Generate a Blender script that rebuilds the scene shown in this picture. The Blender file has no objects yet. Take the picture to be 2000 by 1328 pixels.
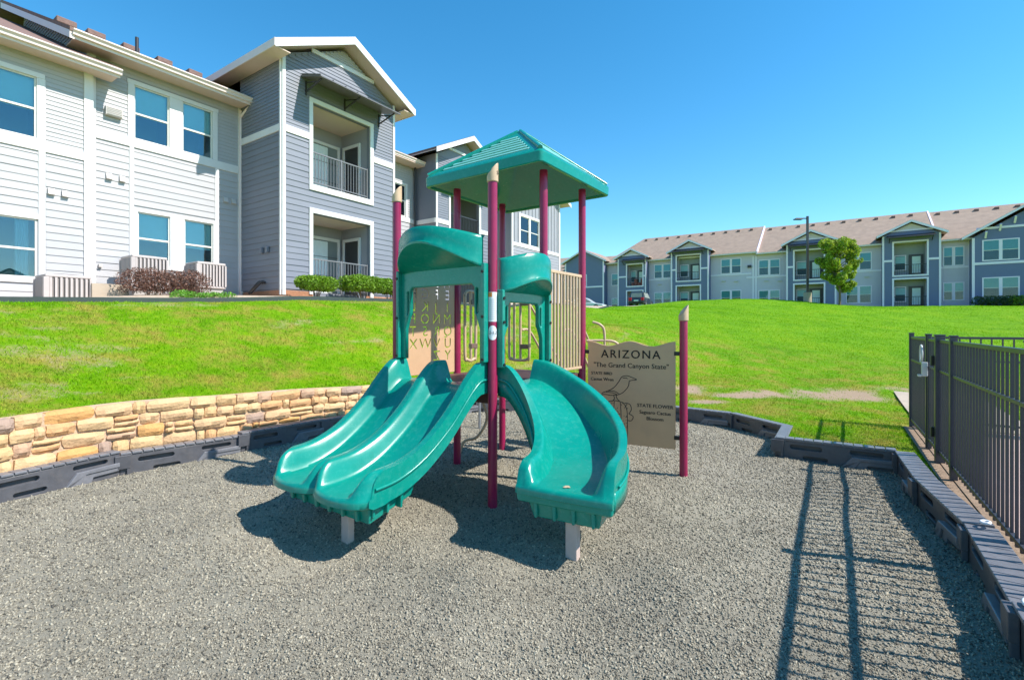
import bpy, bmesh, math, random
import numpy as np
from mathutils import Vector, Matrix, Quaternion

random.seed(7)
rng = np.random.default_rng(11)
R = math.radians
scene = bpy.context.scene
col = scene.collection

# ------------------------------------------------------------------ camera, sky, sun, exposure
cam_d = bpy.data.cameras.new('camera')
cam = bpy.data.objects.new('camera', cam_d)
col.objects.link(cam)
cam.location = (0, 0, 1.65)
cam.rotation_euler = (R(90), 0, 0)
cam_d.sensor_fit = 'HORIZONTAL'
cam_d.sensor_width = 36.0
cam_d.lens = 36.0 * 950 / 2000
cam_d.shift_y = -0.012
cam_d.clip_start = 0.05
cam_d.clip_end = 2000
scene.camera = cam

SUN_EL = R(48)
SUN_AZ = math.atan2(0.946, -0.323)            # clockwise from +Y
world = bpy.data.worlds.new('World')
scene.world = world
world.use_nodes = True
wn = world.node_tree
wn.nodes.clear()
w_out = wn.nodes.new('ShaderNodeOutputWorld')
w_bg = wn.nodes.new('ShaderNodeBackground')
w_sky = wn.nodes.new('ShaderNodeTexSky')
w_sky.sky_type = 'NISHITA'
w_sky.sun_disc = False
w_sky.sun_elevation = SUN_EL
w_sky.sun_rotation = SUN_AZ
w_sky.altitude = 200
w_sky.air_density = 1.0
w_sky.dust_density = 0.1
w_sky.ozone_density = 3.0
w_hs = wn.nodes.new('ShaderNodeHueSaturation')
w_hs.inputs['Saturation'].default_value = 1.32
w_hs.inputs['Hue'].default_value = 0.487
wn.links.new(w_sky.outputs[0], w_hs.inputs['Color'])
wn.links.new(w_hs.outputs[0], w_bg.inputs[0])
w_bg.inputs[1].default_value = 0.15
wn.links.new(w_bg.outputs[0], w_out.inputs[0])

sun_d = bpy.data.lights.new('sun', 'SUN')
sun_d.energy = 4.6
sun_d.angle = R(0.5)
sun_d.color = (1.0, 0.95, 0.88)
sun = bpy.data.objects.new('sun', sun_d)
col.objects.link(sun)
S = Vector((0.946 * math.cos(SUN_EL), -0.323 * math.cos(SUN_EL), math.sin(SUN_EL)))
sun.rotation_euler = S.to_track_quat('Z', 'Y').to_euler()
sun.location = (20, -10, 40)

scene.view_settings.view_transform = 'Standard'
scene.view_settings.look = 'None'
scene.view_settings.gamma = 1.0
scene.view_settings.use_curve_mapping = False
scene.view_settings.exposure = 0.72
scene.cycles.max_bounces = 6
scene.cycles.use_denoising = True

# ------------------------------------------------------------------ materials
def nset(nt, kind, **kw):
    n = nt.nodes.new(kind)
    for k, v in kw.items():
        if k in n.inputs:
            n.inputs[k].default_value = v
        else:
            setattr(n, k, v)
    return n

def pm(name, color, rough=0.6, amt=0.12, scale=6.0, bump=0.0, bscale=60.0, metal=0.0, spec=0.5,
       island=0.0, objrand=0.0, dirt=None, dirt_scale=1.5, dirt_amt=0.5, coat=0.0, trans=0.0):
    """plain material with fine procedural mottling, optional bump, optional dirt colour"""
    m = bpy.data.materials.new(name)
    m.use_nodes = True
    nt = m.node_tree
    b = nt.nodes['Principled BSDF']
    b.inputs['Roughness'].default_value = rough
    b.inputs['Metallic'].default_value = metal
    b.inputs['Specular IOR Level'].default_value = spec
    b.inputs['Coat Weight'].default_value = coat
    tc = nt.nodes.new('ShaderNodeTexCoord')
    no = nset(nt, 'ShaderNodeTexNoise', Scale=scale, Detail=6.0, Roughness=0.6)
    nt.links.new(tc.outputs['Object'], no.inputs['Vector'])
    mr = nset(nt, 'ShaderNodeMapRange')
    mr.inputs['From Min'].default_value = 0.25
    mr.inputs['From Max'].default_value = 0.75
    mr.inputs['To Min'].default_value = 1 - amt
    mr.inputs['To Max'].default_value = 1 + amt
    nt.links.new(no.outputs['Fac'], mr.inputs['Value'])
    val = mr.outputs[0]
    def mul(a, bsock):
        q = nt.nodes.new('ShaderNodeMath'); q.operation = 'MULTIPLY'
        nt.links.new(a, q.inputs[0]); nt.links.new(bsock, q.inputs[1])
        return q.outputs[0]
    for flag, kind, sock in ((island, 'ShaderNodeNewGeometry', 'Random Per Island'), (objrand, 'ShaderNodeObjectInfo', 'Random')):
        if flag:
            g = nt.nodes.new(kind)
            r2 = nset(nt, 'ShaderNodeMapRange')
            r2.inputs['To Min'].default_value = 1 - flag
            r2.inputs['To Max'].default_value = 1 + flag
            nt.links.new(g.outputs[sock], r2.inputs['Value'])
            val = mul(val, r2.outputs[0])
    vm = nt.nodes.new('ShaderNodeVectorMath'); vm.operation = 'SCALE'
    vm.inputs[0].default_value = color[:3]
    nt.links.new(val, vm.inputs['Scale'])
    csock = vm.outputs[0]
    if dirt is not None:
        n2 = nset(nt, 'ShaderNodeTexNoise', Scale=dirt_scale, Detail=8.0, Roughness=0.65)
        nt.links.new(tc.outputs['Object'], n2.inputs['Vector'])
        m2 = nset(nt, 'ShaderNodeMapRange')
        m2.inputs['From Min'].default_value = 0.5
        m2.inputs['From Max'].default_value = 0.75
        m2.inputs['To Max'].default_value = dirt_amt
        nt.links.new(n2.outputs['Fac'], m2.inputs['Value'])
        mx = nt.nodes.new('ShaderNodeMix'); mx.data_type = 'RGBA'
        nt.links.new(m2.outputs[0], mx.inputs[0])
        nt.links.new(csock, mx.inputs[6])
        mx.inputs[7].default_value = (*dirt, 1)
        csock = mx.outputs[2]
    nt.links.new(csock, b.inputs['Base Color'])
    if rough < 0.95:
        rr = nset(nt, 'ShaderNodeMapRange')
        rr.inputs['To Min'].default_value = max(0.02, rough - 0.08)
        rr.inputs['To Max'].default_value = min(1, rough + 0.08)
        nt.links.new(no.outputs['Fac'], rr.inputs['Value'])
        nt.links.new(rr.outputs[0], b.inputs['Roughness'])
    if bump:
        n3 = nset(nt, 'ShaderNodeTexNoise', Scale=bscale, Detail=5.0)
        nt.links.new(tc.outputs['Object'], n3.inputs['Vector'])
        bp = nset(nt, 'ShaderNodeBump', Strength=bump, Distance=0.02)
        nt.links.new(n3.outputs['Fac'], bp.inputs['Height'])
        nt.links.new(bp.outputs[0], b.inputs['Normal'])
    if trans:
        out = nt.nodes['Material Output']
        tr = nt.nodes.new('ShaderNodeBsdfTranslucent')
        nt.links.new(csock, tr.inputs['Color'])
        ms = nt.nodes.new('ShaderNodeMixShader'); ms.inputs[0].default_value = trans
        nt.links.new(b.outputs[0], ms.inputs[1]); nt.links.new(tr.outputs[0], ms.inputs[2])
        nt.links.new(ms.outputs[0], out.inputs[0])
    return m

MT = {}
MT['post'] = pm('plum_powder_coat', (0.28, 0.010, 0.065), 0.30, 0.10, 9, spec=0.5, dirt=(0.22, 0.05, 0.07), dirt_scale=5, dirt_amt=0.45)
MT['green'] = pm('teal_rotomoulded_plastic', (0.001, 0.225, 0.172), 0.25, 0.08, 5, bump=0.05, bscale=160, spec=0.5, dirt=(0.07, 0.36, 0.30), dirt_scale=22, dirt_amt=0.3)
MT['green_skylit'] = pm('skylit_teal_plastic', (0.20, 0.54, 0.50), 0.4, 0.1, 8)  # paler copy of the teal for roof slats, sky light put into its colour
MT['tan'] = pm('tan_powder_coat', (0.52, 0.37, 0.235), 0.42, 0.08, 8, dirt=(0.33, 0.23, 0.15), dirt_scale=6, dirt_amt=0.4)
MT['tan_panel'] = pm('tan_plastic_sheet', (0.55, 0.34, 0.195), 0.5, 0.05, 5, bump=0.04, bscale=200, dirt=(0.40, 0.27, 0.17), dirt_scale=3, dirt_amt=0.4)
MT['ink'] = pm('dark_engraved_plastic', (0.025, 0.02, 0.018), 0.7, 0.2, 20)
MT['deck'] = pm('coated_deck', (0.10, 0.045, 0.04), 0.6, 0.2, 30)
MT['bolt'] = pm('blackened_bolt', (0.03, 0.03, 0.03), 0.4, 0.1, 30, metal=0.6)
MT['galv'] = pm('galvanised_steel', (0.35, 0.36, 0.38), 0.45, 0.15, 20, metal=0.7)
MT['label'] = pm('white_vinyl', (0.72, 0.74, 0.76), 0.4, 0.05, 20)
MT['orange'] = pm('orange_vinyl', (0.75, 0.22, 0.03), 0.4, 0.05, 20)
MT['border'] = pm('charcoal_recycled_plastic', (0.085, 0.085, 0.095), 0.42, 0.18, 12, bump=0.08, bscale=90, objrand=0.15, dirt=(0.16, 0.14, 0.125), dirt_scale=5, dirt_amt=0.55)
MT['fence'] = pm('black_powder_coat', (0.046, 0.048, 0.062), 0.36, 0.12, 20, spec=0.5)
MT['latch'] = pm('pale_grey_latch_plastic', (0.55, 0.57, 0.55), 0.4, 0.06, 20)
MT['siding_white'] = pm('pale_grey_siding_paint', (0.415, 0.405, 0.415), 0.55, 0.06, 1.2, bump=0.05, bscale=40, objrand=0.03)
MT['siding_blue'] = pm('slate_blue_siding_paint', (0.185, 0.195, 0.235), 0.55, 0.06, 1.2, bump=0.05, bscale=40, objrand=0.04)
MT['siding_grey'] = pm('mid_grey_siding_paint', (0.30, 0.30, 0.33), 0.55, 0.05, 3, bump=0.05, bscale=40)
MT['trim'] = pm('white_trim_paint', (0.68, 0.66, 0.65), 0.5, 0.04, 4)
MT['far_blind'] = pm('shaded_teal_blind', (0.30, 0.50, 0.56), 0.6, 0.06, 5)
MT['far_room'] = pm('shaded_room', (0.055, 0.085, 0.11), 0.9, 0.1, 2)
MT['far_cream'] = pm('cream_gable_vent', (0.70, 0.57, 0.56), 0.6, 0.04, 4)
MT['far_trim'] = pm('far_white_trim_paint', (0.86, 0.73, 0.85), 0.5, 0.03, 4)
MT['border_dusty_skylit'] = pm('dusty_skylit_charcoal_plastic', (0.165, 0.165, 0.18), 0.33, 0.2, 14, bump=0.1, bscale=90)  # dust on the ledge; on top rails, sky reflection put into the colour
MT['clamp'] = pm('brown_clamp', (0.16, 0.105, 0.08), 0.5, 0.1, 20)
MT['soffit'] = pm('cream_soffit_paint', (0.64, 0.49, 0.41), 0.6, 0.04, 4)
MT['gutter'] = pm('cream_gutter_enamel', (0.72, 0.60, 0.56), 0.4, 0.04, 5)
MT['shingle'] = pm('brown_asphalt_shingle', (0.20, 0.125, 0.105), 0.9, 0.28, 9, bump=0.5, bscale=45)
MT['shingle_far'] = pm('rose_brown_asphalt_shingle', (0.31, 0.225, 0.17), 0.9, 0.18, 1.6, bump=0.6, bscale=9)
MT['metal_dark'] = pm('dark_bronze_metal', (0.035, 0.033, 0.036), 0.4, 0.1, 8)
MT['awning'] = pm('bronze_standing_seam_metal', (0.13, 0.12, 0.125), 0.4, 0.1, 4)
MT['sash'] = pm('cream_vinyl_sash', (0.66, 0.64, 0.58), 0.45, 0.04, 5)
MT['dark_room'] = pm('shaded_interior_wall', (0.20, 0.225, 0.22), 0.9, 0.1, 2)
MT['blind'] = pm('white_slat_blind', (0.72, 0.78, 0.78), 0.6, 0.04, 5)
MT['brick'] = pm('orange_brick_base', (0.38, 0.18, 0.10), 0.85, 0.25, 14, bump=0.4, bscale=30)
MT['concrete'] = pm('beige_concrete', (0.42, 0.34, 0.26), 0.85, 0.15, 6, bump=0.25, bscale=50, dirt=(0.30, 0.24, 0.18), dirt_amt=0.6)
MT['concrete_grey'] = pm('grey_concrete', (0.40, 0.375, 0.35), 0.85, 0.12, 4, bump=0.2, bscale=50, dirt=(0.28, 0.25, 0.21), dirt_amt=0.6)
MT['bed'] = pm('dry_bed_soil', (0.46, 0.36, 0.265), 0.95, 0.3, 9, bump=0.7, bscale=35)
MT['ac'] = pm('taupe_enamelled_steel', (0.46, 0.40, 0.38), 0.5, 0.06, 6)
MT['ac_dark'] = pm('dark_coil_fins', (0.20, 0.175, 0.165), 0.6, 0.1, 40)
MT['edging'] = pm('dark_green_steel_edging', (0.035, 0.05, 0.045), 0.55, 0.15, 12)
MT['mortar'] = pm('buff_mortar', (0.56, 0.39, 0.255), 0.95, 0.2, 14, bump=0.6, bscale=60)
MT['pool_deck'] = pm('red_brown_deck_coating', (0.50, 0.35, 0.30), 0.85, 0.1, 3, bump=0.15, bscale=60)
MT['wood'] = pm('grey_brown_bark', (0.16, 0.115, 0.08), 0.9, 0.3, 14, bump=0.6, bscale=30)
MT['leaf_hedge'] = pm('bright_hedge_leaf', (0.17, 0.31, 0.013), 0.55, 0.1, 3, island=0.45, trans=0.3)
MT['leaf_tree'] = pm('yellow_green_tree_leaf', (0.30, 0.40, 0.03), 0.55, 0.1, 3, island=0.45, trans=0.4)
MT['leaf_red'] = pm('burgundy_barberry_leaf', (0.17, 0.085, 0.06), 0.6, 0.3, 9, island=0.6, trans=0.2)
MT['leaf_ground'] = pm('fresh_ground_cover_leaf', (0.14, 0.33, 0.03), 0.55, 0.1, 3, island=0.4, trans=0.3)
MT['leaf_dark'] = pm('dark_hedge_leaf', (0.045, 0.085, 0.02), 0.6, 0.1, 3, island=0.5, trans=0.2)
MT['flower'] = pm('crimson_petal', (0.55, 0.02, 0.10), 0.6, 0.1, 3, island=0.35, trans=0.2)
MT['rubber'] = pm('tyre_rubber', (0.02, 0.02, 0.02), 0.8, 0.1, 20)
MT['car_dark'] = pm('dark_blue_car_paint', (0.025, 0.03, 0.04), 0.25, 0.05, 3, coat=0.6)
MT['car_white'] = pm('silver_white_car_paint', (0.62, 0.63, 0.66), 0.3, 0.04, 3, coat=0.6)
MT['tail'] = pm('red_tail_lens', (0.55, 0.012, 0.02), 0.2, 0.1, 10)
MT['curtain'] = pm('pale_blue_curtain', (0.42, 0.52, 0.60), 0.8, 0.06, 5)
MT['door_red'] = pm('red_cushion_cloth', (0.45, 0.12, 0.09), 0.8, 0.2, 9)
MT['lampshade'] = pm('lantern_glass', (0.55, 0.42, 0.25), 0.3, 0.1, 8)
MT['louver'] = pm('beige_vent_plastic', (0.55, 0.50, 0.47), 0.5, 0.06, 8)

def glass_mat(name='window_glass', lo=0.06):
    m = bpy.data.materials.new(name); m.use_nodes = True
    nt = m.node_tree; nt.nodes.clear()
    out = nt.nodes.new('ShaderNodeOutputMaterial')
    tr = nset(nt, 'ShaderNodeBsdfTransparent'); tr.inputs[0].default_value = (0.74, 0.90, 0.90, 1)
    gl = nset(nt, 'ShaderNodeBsdfGlossy'); gl.inputs['Roughness'].default_value = 0.015
    gl.inputs['Color'].default_value = (0.85, 0.95, 1.0, 1)
    fr = nset(nt, 'ShaderNodeFresnel', IOR=1.5)
    mr = nset(nt, 'ShaderNodeMapRange')
    mr.inputs['To Min'].default_value = lo; mr.inputs['To Max'].default_value = 1.0
    nt.links.new(fr.outputs[0], mr.inputs['Value'])
    tc = nt.nodes.new('ShaderNodeTexCoord')
    no = nset(nt, 'ShaderNodeTexNoise', Scale=1.3, Detail=2.0)
    nt.links.new(tc.outputs['Object'], no.inputs['Vector'])
    bp = nset(nt, 'ShaderNodeBump', Strength=0.04, Distance=0.05)
    nt.links.new(no.outputs['Fac'], bp.inputs['Height'])
    nt.links.new(bp.outputs[0], gl.inputs['Normal'])
    mx = nt.nodes.new('ShaderNodeMixShader')
    nt.links.new(mr.outputs[0], mx.inputs[0]); nt.links.new(tr.outputs[0], mx.inputs[1]); nt.links.new(gl.outputs[0], mx.inputs[2])
    nt.links.new(mx.outputs[0], out.inputs[0])
    return m
MT['glass'] = glass_mat()
MT['glass_far'] = glass_mat('far_window_glass', 0.0)

def far_siding(name, c, vertical=False, pitch=0.18):
    """painted lap (or batten) siding too far away to show single boards: fine line relief"""
    m = pm(name, c, 0.6, 0.04, 1.5)
    nt = m.node_tree; b = nt.nodes['Principled BSDF']
    tc = nt.nodes.new('ShaderNodeTexCoord')
    w = nset(nt, 'ShaderNodeTexWave', Scale=1.0 / pitch / 2 * math.pi / math.pi * 0.62, Distortion=0.0)
    w.wave_type = 'BANDS'; w.bands_direction = 'X' if vertical else 'Z'; w.wave_profile = 'SAW'
    nt.links.new(tc.outputs['Object'], w.inputs['Vector'])
    bp = nset(nt, 'ShaderNodeBump', Strength=0.35, Distance=0.03)
    nt.links.new(w.outputs['Fac'], bp.inputs['Height']); nt.links.new(bp.outputs[0], b.inputs['Normal'])
    return m
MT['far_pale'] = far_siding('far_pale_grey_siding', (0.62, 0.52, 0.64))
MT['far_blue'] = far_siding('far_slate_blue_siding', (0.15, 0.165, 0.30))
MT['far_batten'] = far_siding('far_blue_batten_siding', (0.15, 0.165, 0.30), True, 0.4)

# ------------------------------------------------------------------ mesh helpers
class MB:
    def __init__(s): s.v = []; s.f = []
    def add(s, vs, fs):
        n = len(s.v); s.v += [tuple(p) for p in vs]; s.f += [tuple(i + n for i in f) for f in fs]
        return s
    def box(s, x0, x1, y0, y1, z0, z1):
        return s.add([(x0,y0,z0),(x1,y0,z0),(x1,y1,z0),(x0,y1,z0),(x0,y0,z1),(x1,y0,z1),(x1,y1,z1),(x0,y1,z1)],
                     [(0,3,2,1),(4,5,6,7),(0,1,5,4),(1,2,6,5),(2,3,7,6),(3,0,4,7)])
    def hexa(s, b, t):
        return s.add(list(b) + list(t), [(0,3,2,1),(4,5,6,7),(0,1,5,4),(1,2,6,5),(2,3,7,6),(3,0,4,7)])
    def prism(s, pts, d):
        """closed polygon pts (3D, counter-clockwise seen against d) pushed along vector d"""
        n = len(pts); d = Vector(d)
        vs = [Vector(p) for p in pts] + [Vector(p) + d for p in pts]
        fs = [tuple(range(n - 1, -1, -1)), tuple(range(n, 2 * n))]
        fs += [(i, (i + 1) % n, (i + 1) % n + n, i + n) for i in range(n)]
        return s.add(vs, fs)
    def bar(s, a, b, w, h, up=(0, 0, 1)):
        a = Vector(a); b = Vector(b); d = (b - a).normalized(); up = Vector(up)
        sx = d.cross(up)
        if sx.length < 1e-4: sx = d.cross(Vector((1, 0, 0)))
        sx.normalize(); uy = sx.cross(d).normalized()
        q = [sx * (-w / 2) - uy * (h / 2), sx * (w / 2) - uy * (h / 2), sx * (w / 2) + uy * (h / 2), sx * (-w / 2) + uy * (h / 2)]
        return s.hexa([a + k for k in q], [b + k for k in q])
    def tube(s, path, r, n=12, caps=True):
        P = [Vector(p) for p in path]; rr = r if isinstance(r, (list, tuple)) else [r] * len(P)
        t0 = (P[1] - P[0]).normalized()
        ref = Vector((0, 0, 1)) if abs(t0.z) < 0.9 else Vector((1, 0, 0))
        u = t0.cross(ref).normalized(); vs = []; 
        for i, p in enumerate(P):
            t = (P[min(i + 1, len(P) - 1)] - P[max(i - 1, 0)]).normalized()
            u = (u - t * u.dot(t)).normalized(); w = t.cross(u)
            for k in range(n):
                a = 2 * math.pi * k / n
                vs.append(p + (u * math.cos(a) + w * math.sin(a)) * rr[i])
        fs = []
        for i in range(len(P) - 1):
            for k in range(n):
                k2 = (k + 1) % n
                fs.append((i * n + k, i * n + k2, (i + 1) * n + k2, (i + 1) * n + k))
        if caps:
            fs.append(tuple(range(n - 1, -1, -1))); fs.append(tuple(range((len(P) - 1) * n, len(P) * n)))
        return s.add(vs, fs)
    def grid(s, rows, close=False):
        n = len(rows[0]); vs = [p for r in rows for p in r]; fs = []
        for i in range(len(rows) - 1):
            for k in range(n - 1 + (1 if close else 0)):
                k2 = (k + 1) % n
                fs.append((i * n + k, i * n + k2, (i + 1) * n + k2, (i + 1) * n + k))
        return s.add(vs, fs)
    def mesh(s, name, smooth=None):
        me = bpy.data.meshes.new(name)
        me.from_pydata(s.v, [], s.f); me.validate(); me.update()
        bm = bmesh.new(); bm.from_mesh(me); bmesh.ops.recalc_face_normals(bm, faces=bm.faces); bm.to_mesh(me); bm.free()
        if smooth is not None:
            me.polygons.foreach_set('use_smooth', [True] * len(me.polygons))
            me.set_sharp_from_angle(angle=R(smooth))
        return me
    def build(s, name, mat, parent=None, smooth=None, bevel=0.0, seg=2, M=None):
        return put(name, s.mesh(name, smooth), mat, parent, bevel, seg, M)

def put(name, me, mat, parent=None, bevel=0.0, seg=2, M=None):
    o = bpy.data.objects.new(name, me)
    col.objects.link(o)
    if mat is not None and not me.materials: me.materials.append(mat)
    if M is not None: o.matrix_basis = M
    if parent is not None: o.parent = parent
    if bevel:
        b = o.modifiers.new('bevel', 'BEVEL'); b.width = bevel; b.segments = seg; b.limit_method = 'ANGLE'; b.angle_limit = R(40)
        b.harden_normals = False
    return o

def empty(name, loc=(0, 0, 0), rz=0.0, label=None, cat=None, group=None):
    o = bpy.data.objects.new(name, None); col.objects.link(o)
    o.empty_display_size = 0.2
    o.location = loc; o.rotation_euler = (0, 0, rz)
    return tag(o, label, cat, group)

def tag(o, label=None, cat=None, group=None, kind=None):
    if label: o['label'] = label
    if cat: o['category'] = cat
    if group: o['group'] = group
    if kind: o['kind'] = kind
    return o

def frame(o, ex, ey):
    ex = Vector(ex).normalized(); ey = Vector(ey).normalized(); ez = ex.cross(ey).normalized()
    M = Matrix.Identity(4)
    for i in range(3):
        M[i][0] = ex[i]; M[i][1] = ey[i]; M[i][2] = ez[i]; M[i][3] = o[i]
    return M

def curve_mesh(cu):
    ob = bpy.data.objects.new('tmp', cu); col.objects.link(ob)
    dg = bpy.context.evaluated_depsgraph_get()
    me = bpy.data.meshes.new_from_object(ob.evaluated_get(dg))
    bpy.data.objects.remove(ob); bpy.data.curves.remove(cu)
    return me

def plate_mesh(outlines, thick, bevel=0.006):
    """flat sheet with holes: first outline outer, the rest holes (2D points); z from -thick/2 to thick/2"""
    cu = bpy.data.curves.new('plate', 'CURVE'); cu.dimensions = '2D'; cu.fill_mode = 'BOTH'
    cu.extrude = max(thick / 2 - bevel, 0.0005); cu.bevel_depth = bevel; cu.bevel_resolution = 2 if bevel > 0.004 else 0; cu.offset = -bevel
    for ol in outlines:
        sp = cu.splines.new('POLY'); sp.points.add(len(ol) - 1)
        for p, (x, y) in zip(sp.points, ol): p.co = (x, y, 0, 1)
        sp.use_cyclic_u = True
    return curve_mesh(cu)

def text_mesh(body, size, extrude=0.0015, align='CENTER', spacing=1.0, mirror=False):
    cu = bpy.data.curves.new('t', 'FONT'); cu.body = body; cu.size = size; cu.extrude = extrude; cu.align_x = align
    cu.align_y = 'CENTER'; cu.space_character = spacing; cu.resolution_u = 3
    me = curve_mesh(cu)
    return me

def rrect(x0, x1, y0, y1, r, n=5):
    r = min(r, (x1 - x0) / 2 - 1e-4, (y1 - y0) / 2 - 1e-4)
    pts = []
    for cx, cy, a0 in ((x1 - r, y0 + r, -90), (x1 - r, y1 - r, 0), (x0 + r, y1 - r, 90), (x0 + r, y0 + r, 180)):
        for k in range(n + 1):
            a = R(a0 + 90 * k / n); pts.append((cx + r * math.cos(a), cy + r * math.sin(a)))
    return pts

def smooth_path(pts, n=8):
    P = [Vector(p) for p in pts]; out = []
    for i in range(len(P) - 1):
        p0 = P[max(i - 1, 0)]; p1 = P[i]; p2 = P[i + 1]; p3 = P[min(i + 2, len(P) - 1)]
        for k in range(n):
            t = k / n
            out.append(0.5 * ((2 * p1) + (p2 - p0) * t + (2 * p0 - 5 * p1 + 4 * p2 - p3) * t * t + (3 * p1 - p0 - 3 * p2 + p3) * t ** 3))
    out.append(P[-1]); return out

def np_mesh(name, V, faces_n, loops):
    """mesh from numpy arrays: V (n,3), faces of constant size faces_n, loops flat vertex indices"""
    me = bpy.data.meshes.new(name)
    nf = len(loops) // faces_n
    me.vertices.add(len(V)); me.vertices.foreach_set('co', V.astype(np.float32).ravel())
    me.loops.add(len(loops)); me.loops.foreach_set('vertex_index', loops.astype(np.int32))
    me.polygons.add(nf); me.polygons.foreach_set('loop_start', np.arange(0, nf * faces_n, faces_n, dtype=np.int32))
    me.update(calc_edges=True); me.validate()
    return me

# ------------------------------------------------------------------ terrain heights
XD = Vector((0.5575, 0.83, 0)); YD = Vector((-0.83, 0.5575, 0))     # near building: along the front, into the building
ORG = Vector((-8.516, 15.27, 0))
ANG = math.atan2(0.83, 0.5575)
FX = Vector((0.83, -0.5575, 0)); FY = Vector((0.5575, 0.83, 0)); FO = Vector((38.3, 52.0, 0))   # far building
FANG = math.atan2(-0.5575, 0.83)
def LB(x, y): p = ORG + XD * x + YD * y; return (p.x, p.y)
def FB(x, y): p = FO + FX * x + FY * y; return (p.x, p.y)

CTRL = [(-5.9,2.0,.72),(-5.35,4.0,.72),(-5.16,4.9,.72),(-4.62,5.85,.72),(-3.9,6.75,.72),(-3.28,7.8,.71),(-2.52,8.9,.69),(-1.4,9.75,.60),(0,10.15,.44),(1.5,9.95,.22),
        (2.9,9.3,.10),(3.75,8.3,.07),(4.1,7.2,.04),(4.5,5.7,.0),(3.9,4.5,.0),(3.3,3.3,.0),(2.6,2.3,.0),(2.0,1.2,0),(0,-1.5,0),(-3.5,-1.6,.1),(-5.6,.5,.55),
        (6.5,8.2,.03),(8,5,0),(12,3,0),(10,8.5,.03),(15,8,.1),(18,2,0),(6,-5,0),(-7,-4,.8),
        (3,10.6,.28),(5.2,10.4,.2),(7.5,11.5,.18),(1.5,12.5,.75),(5,15,.85),(9,16,.75),(2,18,1.45),(8,20,1.6),(14,20,1.25),(22,20,1.0),(4,27,2.55),(10,28,2.75),(16,28,2.35),(26,28,1.8),
        (6.3,40,3.18),(10.5,42,3.5),(13,40,3.75),(17,40,3.95),(20,40,4.0),(23.6,40,3.83),(25.6,38,3.40),(28,38,3.27),(30.5,38,3.22),(36,38,3.35),(42,40,3.4),
        (12,52,3.6),(20,52,3.75),(30,48,3.5),(8,60,3.7),(16,62,3.8),(9,75,3.9),(24,62,3.8),(38,52,3.75),(48,45,3.7),(58,40,3.6),(40,75,3.8),
        (0,120,3.5),(100,100,3.6),(-90,50,4),(-60,-50,1.5),(60,-50,-.5),(0,-60,0),(160,10,2.0),(250,150,4),(-200,200,5),(0,300,5),(-250,-100,2),(250,-150,0),(30,-15,-.1)]
for x, z in ((-9,2.0),(-6,2.07),(-4.6,2.13),(-2.8,2.21),(-.3,2.38),(2.8,2.46),(6,2.5),(10,2.6),(15,2.75),(20,2.9)):
    CTRL.append((*LB(x, -3.95), z))
for x, z in ((-9,2.12),(-5,2.2),(-3.5,2.35),(0,2.50),(4,2.56)):
    CTRL.append((*LB(x, -2.1), z))
for x, z in ((-9,2.2),(-5,2.3),(0,2.62),(6,2.7),(12,2.9),(20,3.05),(27,3.2)):
    CTRL.append((*LB(x, .3), z)); CTRL.append((*LB(x, 8), z + .2))
for x, y, z in ((9,-1,2.72),(24,-4,3.05),(16,-7,2.5),(8,-8,1.7)):
    CTRL.append((*LB(x, y), z))
CT = np.array(CTRL)
MQ = 1.2
def phi(r2): return np.sqrt(r2 + MQ * MQ)
_d = ((CT[:, None, :2] - CT[None, :, :2]) ** 2).sum(-1)
_n = len(CT); _A = np.zeros((_n + 3, _n + 3)); _A[:_n, :_n] = phi(_d) + np.eye(_n) * 1e-3
_A[:_n, _n] = 1; _A[:_n, _n + 1:] = CT[:, :2] / 50; _A[_n, :_n] = 1; _A[_n + 1:, :_n] = CT[:, :2].T / 50
_W = np.linalg.solve(_A, np.concatenate([CT[:, 2], np.zeros(3)]))
def TZ(x, y):
    x = np.atleast_1d(np.asarray(x, float)); y = np.atleast_1d(np.asarray(y, float))
    out = np.empty(x.shape)
    for i in range(0, len(x), 20000):
        a = x[i:i + 20000]; b = y[i:i + 20000]
        d = (a[:, None] - CT[None, :, 0]) ** 2 + (b[:, None] - CT[None, :, 1]) ** 2
        out[i:i + 20000] = phi(d) @ _W[:_n] + _W[_n] + (a * _W[_n + 1] + b * _W[_n + 2]) / 50
    return out
def tz(x, y): return float(TZ([x], [y])[0])

# ------------------------------------------------------------------ play area outline
BORDER = [(-5.2,3.18),(-4.85,4.35),(-4.40,5.46),(-3.55,6.38),(-2.85,7.36),(-2.08,8.28),(-1.40,9.02),(-.62,9.56),(.58,9.66),(1.75,9.45),(2.75,8.90),(3.63,8.12),(3.93,7.05),(3.36,6.2),(4.37,5.52),(3.80,4.58),(3.27,3.5),(2.55,2.46),(1.85,1.45)]
BACK = [(1.1,.4),(0,-.8),(-1.5,-1.5),(-3.5,-1.0),(-5.0,.6),(-5.35,2.0)]
CEN = Vector((-.3, 4.5, 0))
def off_line(pts, d):
    """points moved outward (to the left of travel) by d"""
    out = []
    for i, p in enumerate(pts):
        a = Vector((*pts[max(i - 1, 0)], 0)); b = Vector((*pts[min(i + 1, len(pts) - 1)], 0))
        t = (b - a).normalized(); n = Vector((-t.y, t.x, 0))
        out.append((p[0] + n.x * d, p[1] + n.y * d))
    return out
WALL_N = 10                              # border joints that have the stone wall behind them
wall_front = off_line(BORDER, .27)[:WALL_N]
edge = off_line(BORDER, .50)[:WALL_N] + off_line(BORDER, .10)[WALL_N:] + BACK
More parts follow.
